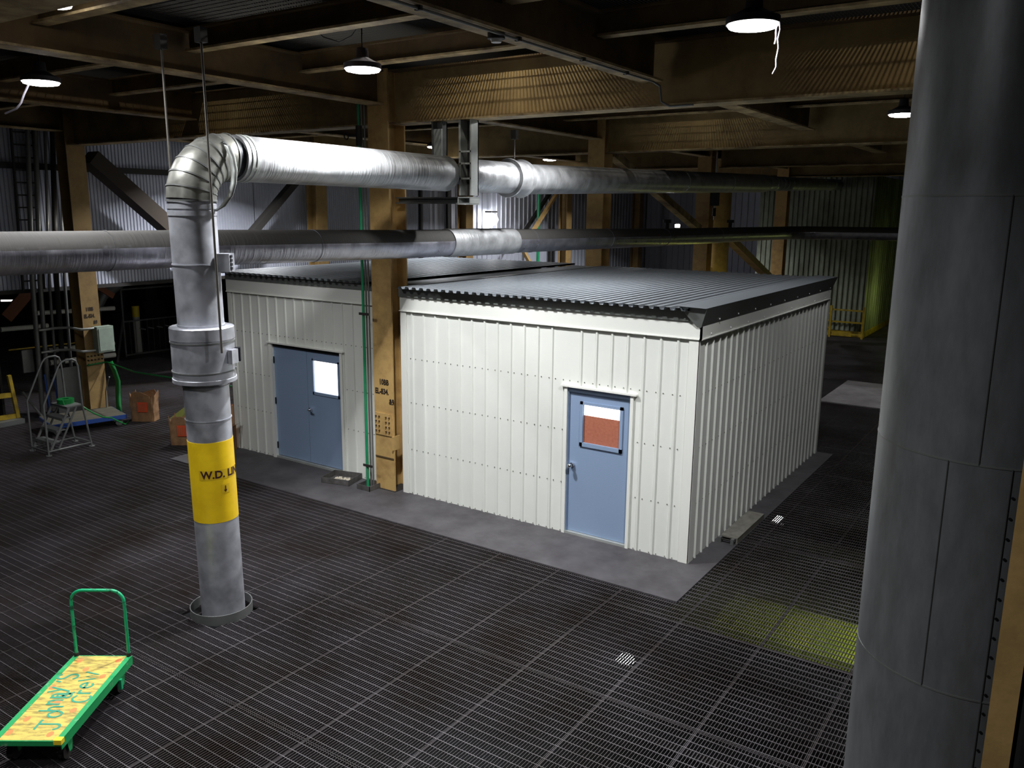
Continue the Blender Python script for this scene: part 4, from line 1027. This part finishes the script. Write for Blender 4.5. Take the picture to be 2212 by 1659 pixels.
# panels, posts and clutter at far left
solo('steel_sheet', MB().obox((-14.5, -.38, .55), (.03, .55, 1.1), Matrix.Rotation(R(3), 3, 'Y')), M['greysteel'], (-14.5, -.38, 0), 'grey steel sheet standing upright behind the ladder', 'sheet')
solo('steel_cabinet', MB().box(-15.6, -15.2, -2.6, -1.45, .9, 2.1).box(-15.6, -15.2, -2.6, -2.55, 0, .9).box(-15.6, -15.2, -1.5, -1.45, 0, .9), M['dark'], (-15.4, -2, 0), 'dark steel cabinet at the left edge behind the yellow barrier', 'cabinet')
solo('wall_panel', MB().box(-15.1, -15.05, -1.05, -.82, 1.0, 1.5), M['greysteel'], (-15.1, -.9, 1), 'small grey square panel between cabinet and pipes', 'panel')
yv = thing('yellow_barrier', 'yellow steel barrier post at the left edge', 'barrier', (-14.8, -1.5, 0))
part('post', MB().bar((-14.8, -1.38, 0), (-14.8, -1.48, 1.05), .07, .07), M['yellowrail'], yv)
for z in (.15, .62): part('rail', MB().bar((-14.8, -1.4, z), (-14.8, -2.4, z + .03), .05, .1), M['yellowrail'], yv)
part('foot', MB().box(-14.95, -14.6, -1.95, -1.35, 0, .1), M['greysteel'], yv)
solo('leaning_post', MB().bar((-14.55, -2.02, 0), (-14.6, -2.1, 1.0), .14, .1), M['elecbox'], (-14.9, -1.75, 0), 'pale grey post at the left edge beside the yellow barrier', 'post')
solo('prop', MB().bar((-14.6, -.95, 0), (-15.0, -1.15, .6), .05, .03), M['greysteel'], (-14.6, -.95, 0), 'short slanted grey prop on the floor left of the ladder', 'prop')
solo('blue_pole', MB().tube([(-14.75, -.72, .1), (-14.8, -.74, .95)], .022, 8), M['bluepaint'], (-14.75, -.72, 0), 'left one of two blue poles standing behind the ladder', 'pole')
solo('blue_pole', MB().tube([(-14.75, -.52, .1), (-14.8, -.53, .9)], .028, 8), M['bluepaint'], (-14.75, -.52, 0), 'right one of two blue poles standing behind the ladder', 'pole')
# dark room beyond the wall opening
solo('lagged_pipe', MB().tube([(-18, -.1, 1.6), (-18, 1.05, 1.58)], .06, 10), M['palewhite'], (-18, .4, 1.6), 'white lagged pipe in the dark opening left of the pipe bundle', 'pipe')
solo('lagged_pipe', MB().tube([(-18.2, .9, 1.9), (-18.2, 3.0, 1.84)], .06, 10), M['palewhite'], (-18.2, 2, 1.9), 'white lagged pipe in the dark opening reaching the yellow column', 'pipe')
for z, nm in ((.95, 'upper'), (.62, 'lower')):
    solo('lagged_pipe', MB().tube([(-18.2, 1.1, z - .05), (-18.2, 2.9, z - .08)], .07, 10), M['palewhite'], (-18.2, 2, z), '%s of two short white pipes low in the dark opening' % nm, 'pipe')
rl = thing('guard_rail', 'thin yellow guard rail in the dark opening at left', 'rail', (-17.5, .5, 0))
part('top_rail', MB().tube([(-17.5, -.2, 1.15), (-17.5, 1.9, 1.12)], .02, 8), M['yellowrail'], rl)
part('post', MB().tube([(-17.5, .5, 0), (-17.5, .45, 1.55)], .025, 8), M['yellowrail'], rl)
part('post', MB().tube([(-17.5, 1.75, .9), (-17.5, 1.72, 1.7)], .025, 8), M['brightyellow'], rl)
solo('rust_brace', MB().bar((-17.0, -.4, 2.0), (-17.0, .35, 2.75), .06, .28), M['redsteel'], (-17, 0, 2.4), 'rust red gusset brace in the dark opening, far left', 'brace')
solo('rust_brace', MB().bar((-17.0, 1.6, 2.8), (-17.0, 2.3, 2.3), .06, .14), M['redsteel'], (-17, 1.9, 2.5), 'rust red brace in the dark opening beside the yellow column', 'brace')
solo('tube_light', MB().bar((-20, .9, 2.1), (-20, 1.35, 2.07), .05, .04), M['winlit'], (-20, 1.1, 2.1), 'short tube light glowing in the dark opening', 'lamp')
rk = thing('wire_rack', 'tall wire partition frame in the dark opening right of the yellow column', 'rack', (-20.5, 5.9, 0))
g = MB().bar((-20.5, 4.6, 0), (-20.5, 4.6, 2.1), .05, .05).bar((-20.5, 6.8, 0), (-20.5, 6.8, 2.1), .05, .05).bar((-20.5, 4.6, .05), (-20.5, 6.8, .05), .05, .05).bar((-20.5, 4.6, 1.1), (-20.5, 6.8, 1.1), .04, .04).bar((-20.5, 4.6, 2.1), (-20.5, 6.8, 2.1), .05, .05)
part('frame', g, M['greysteel'], rk)
g = MB()
for i in range(10): g.bar((-20.5, 4.8 + i * .2, .05), (-20.5, 4.8 + i * .2, 1.1), .012, .012)
part('mesh_bars', g, M['greysteel'], rk); part('stay', MB().bar((-20.5, 4.6, 1.2), (-19.8, 3.9, 0), .05, .05), M['greysteel'], rk)
for i in range(4): part('hook', MB().bar((-20.45, 5.1 + i * .3, .85), (-20.3, 5.2 + i * .3, .82), .03, .03), M['strut'], rk)
tk = thing('small_tank', 'white cylinder with yellow top behind the wire partition', 'tank', (-21, 5.35, 0))
part('cylinder', MB().cyl((-21, 5.35, 0), (-21, 5.35, 1.15), .11, 16), M['palewhite'], tk); part('yellow_top', MB().cyl((-21, 5.35, 1.15), (-21, 5.35, 1.5), .115, 16), M['brightyellow'], tk)
solo('bent_duct', MB().tube([(-19.5, 3.0, .6), (-19.5, 3.2, 1.7), (-19.5, 3.45, 2.1), (-19.5, 4.1, 2.45), (-19.5, 5.2, 2.5)], .16, 14), M['greysteel'], (-19.5, 3.2, .6), 'bent grey duct in the dark opening beside the yellow column', 'duct')
for i in range(4):
    solo('stored_machine', MB().box(-23.5 + i * .3, -22.6 + i * .3, 5.5 + i * 1.0, 6.3 + i * 1.0, 0, 1.1 + .35 * (i % 3)).box(-23.3 + i * .3, -22.8 + i * .3, 5.7 + i, 6.1 + i, 1.1, 2.3), M['dark'], (-23 + i * .3, 5.9 + i, 0), 'dim dark machine block, %s in the row behind the wire partition' % ('first', 'second', 'third', 'last')[i], 'machine')

# ------------------------------------------------------------------ right background: booth, tank, hoist
bo = thing('siding_booth', 'tall greenish corrugated booth between shed and large duct', 'booth', (-3.7, 26, 0))
part('front_siding', corrug('x', -6.9, -2.65, 23.5, 0, 6.0, .19, -.03, .45, .14), M['sidinggreen'], bo)
part('side_siding', corrug('y', 23.5, 30.9, -2.65, 0, 6.0, .4, .02, .8, .05), M['sidinggreen'], bo)
part('kick_plate', MB().box(-6.9, -2.6, 23.42, 23.47, 0, .22), M['yellowrail'], bo)
part('side_kick_plate', MB().box(-2.62, -2.57, 23.42, 30.9, 0, .2), M['yellowrail'], bo)
gt = thing('guard_rail', 'yellow barred guard rail before the greenish booth', 'rail', (-3.4, 23, 0))
g = MB()
for z in (.35, .62, .9, 1.15): g.box(-5.4, -3.7, 22.98, 23.02, z - .02, z + .02)
for z in (.15, .6, 1.05): g.box(-3.7, -2.55, 22.98, 23.03, z - .03, z + .03)
part('rails', g, M['yellowrail'], gt)
for x_ in (-5.4, -3.72, -2.55): part('post', MB().box(x_ - .04, x_ + .04, 22.96, 23.04, 0, 1.2), M['yellowrail'], gt)
tkk = thing('round_tank', 'tall round yellow tank column behind the right shed roof', 'tank', (-5.38, 14.9, 0))
part('shell', MB().tube([(-5.38, 14.9, 0), (-5.38, 14.9, 5.4)], .36, 32), M['columny'], tkk)
part('hose', MB().tube([(-5.6, 14.48, 3.1), (-5.58, 14.48, 2.4)], .03, 8), M['dark'], tkk)
hs = thing('chain_hoist', 'dark chain hoist block hanging before the round yellow tank', 'hoist', (-4.56, 12.5, 4.3))
part('hoist_body', MB().box(-4.72, -4.52, 12.42, 12.58, 4.78, 5.15), M['black'], hs); part('chain', MB().tube([(-4.62, 12.5, 4.4), (-4.62, 12.5, 6.2)], .018, 8), M['strut'], hs)
part('hook_block', MB().tube([(-4.62, 12.5, 4.72), (-4.62, 12.5, 4.5)], .05, 8), M['black'], hs)

# ------------------------------------------------------------------ world and view
w = bpy.data.worlds.new('world'); bpy.context.scene.world = w; w.use_nodes = True
bg = w.node_tree.nodes['Background']; bg.inputs[0].default_value = (.7, .8, 1, 1); bg.inputs[1].default_value = .004
vs_ = bpy.context.scene.view_settings
vs_.view_transform = 'Standard'; vs_.look = 'None'; vs_.gamma = 1; vs_.exposure = 0.6; vs_.use_curve_mapping = False
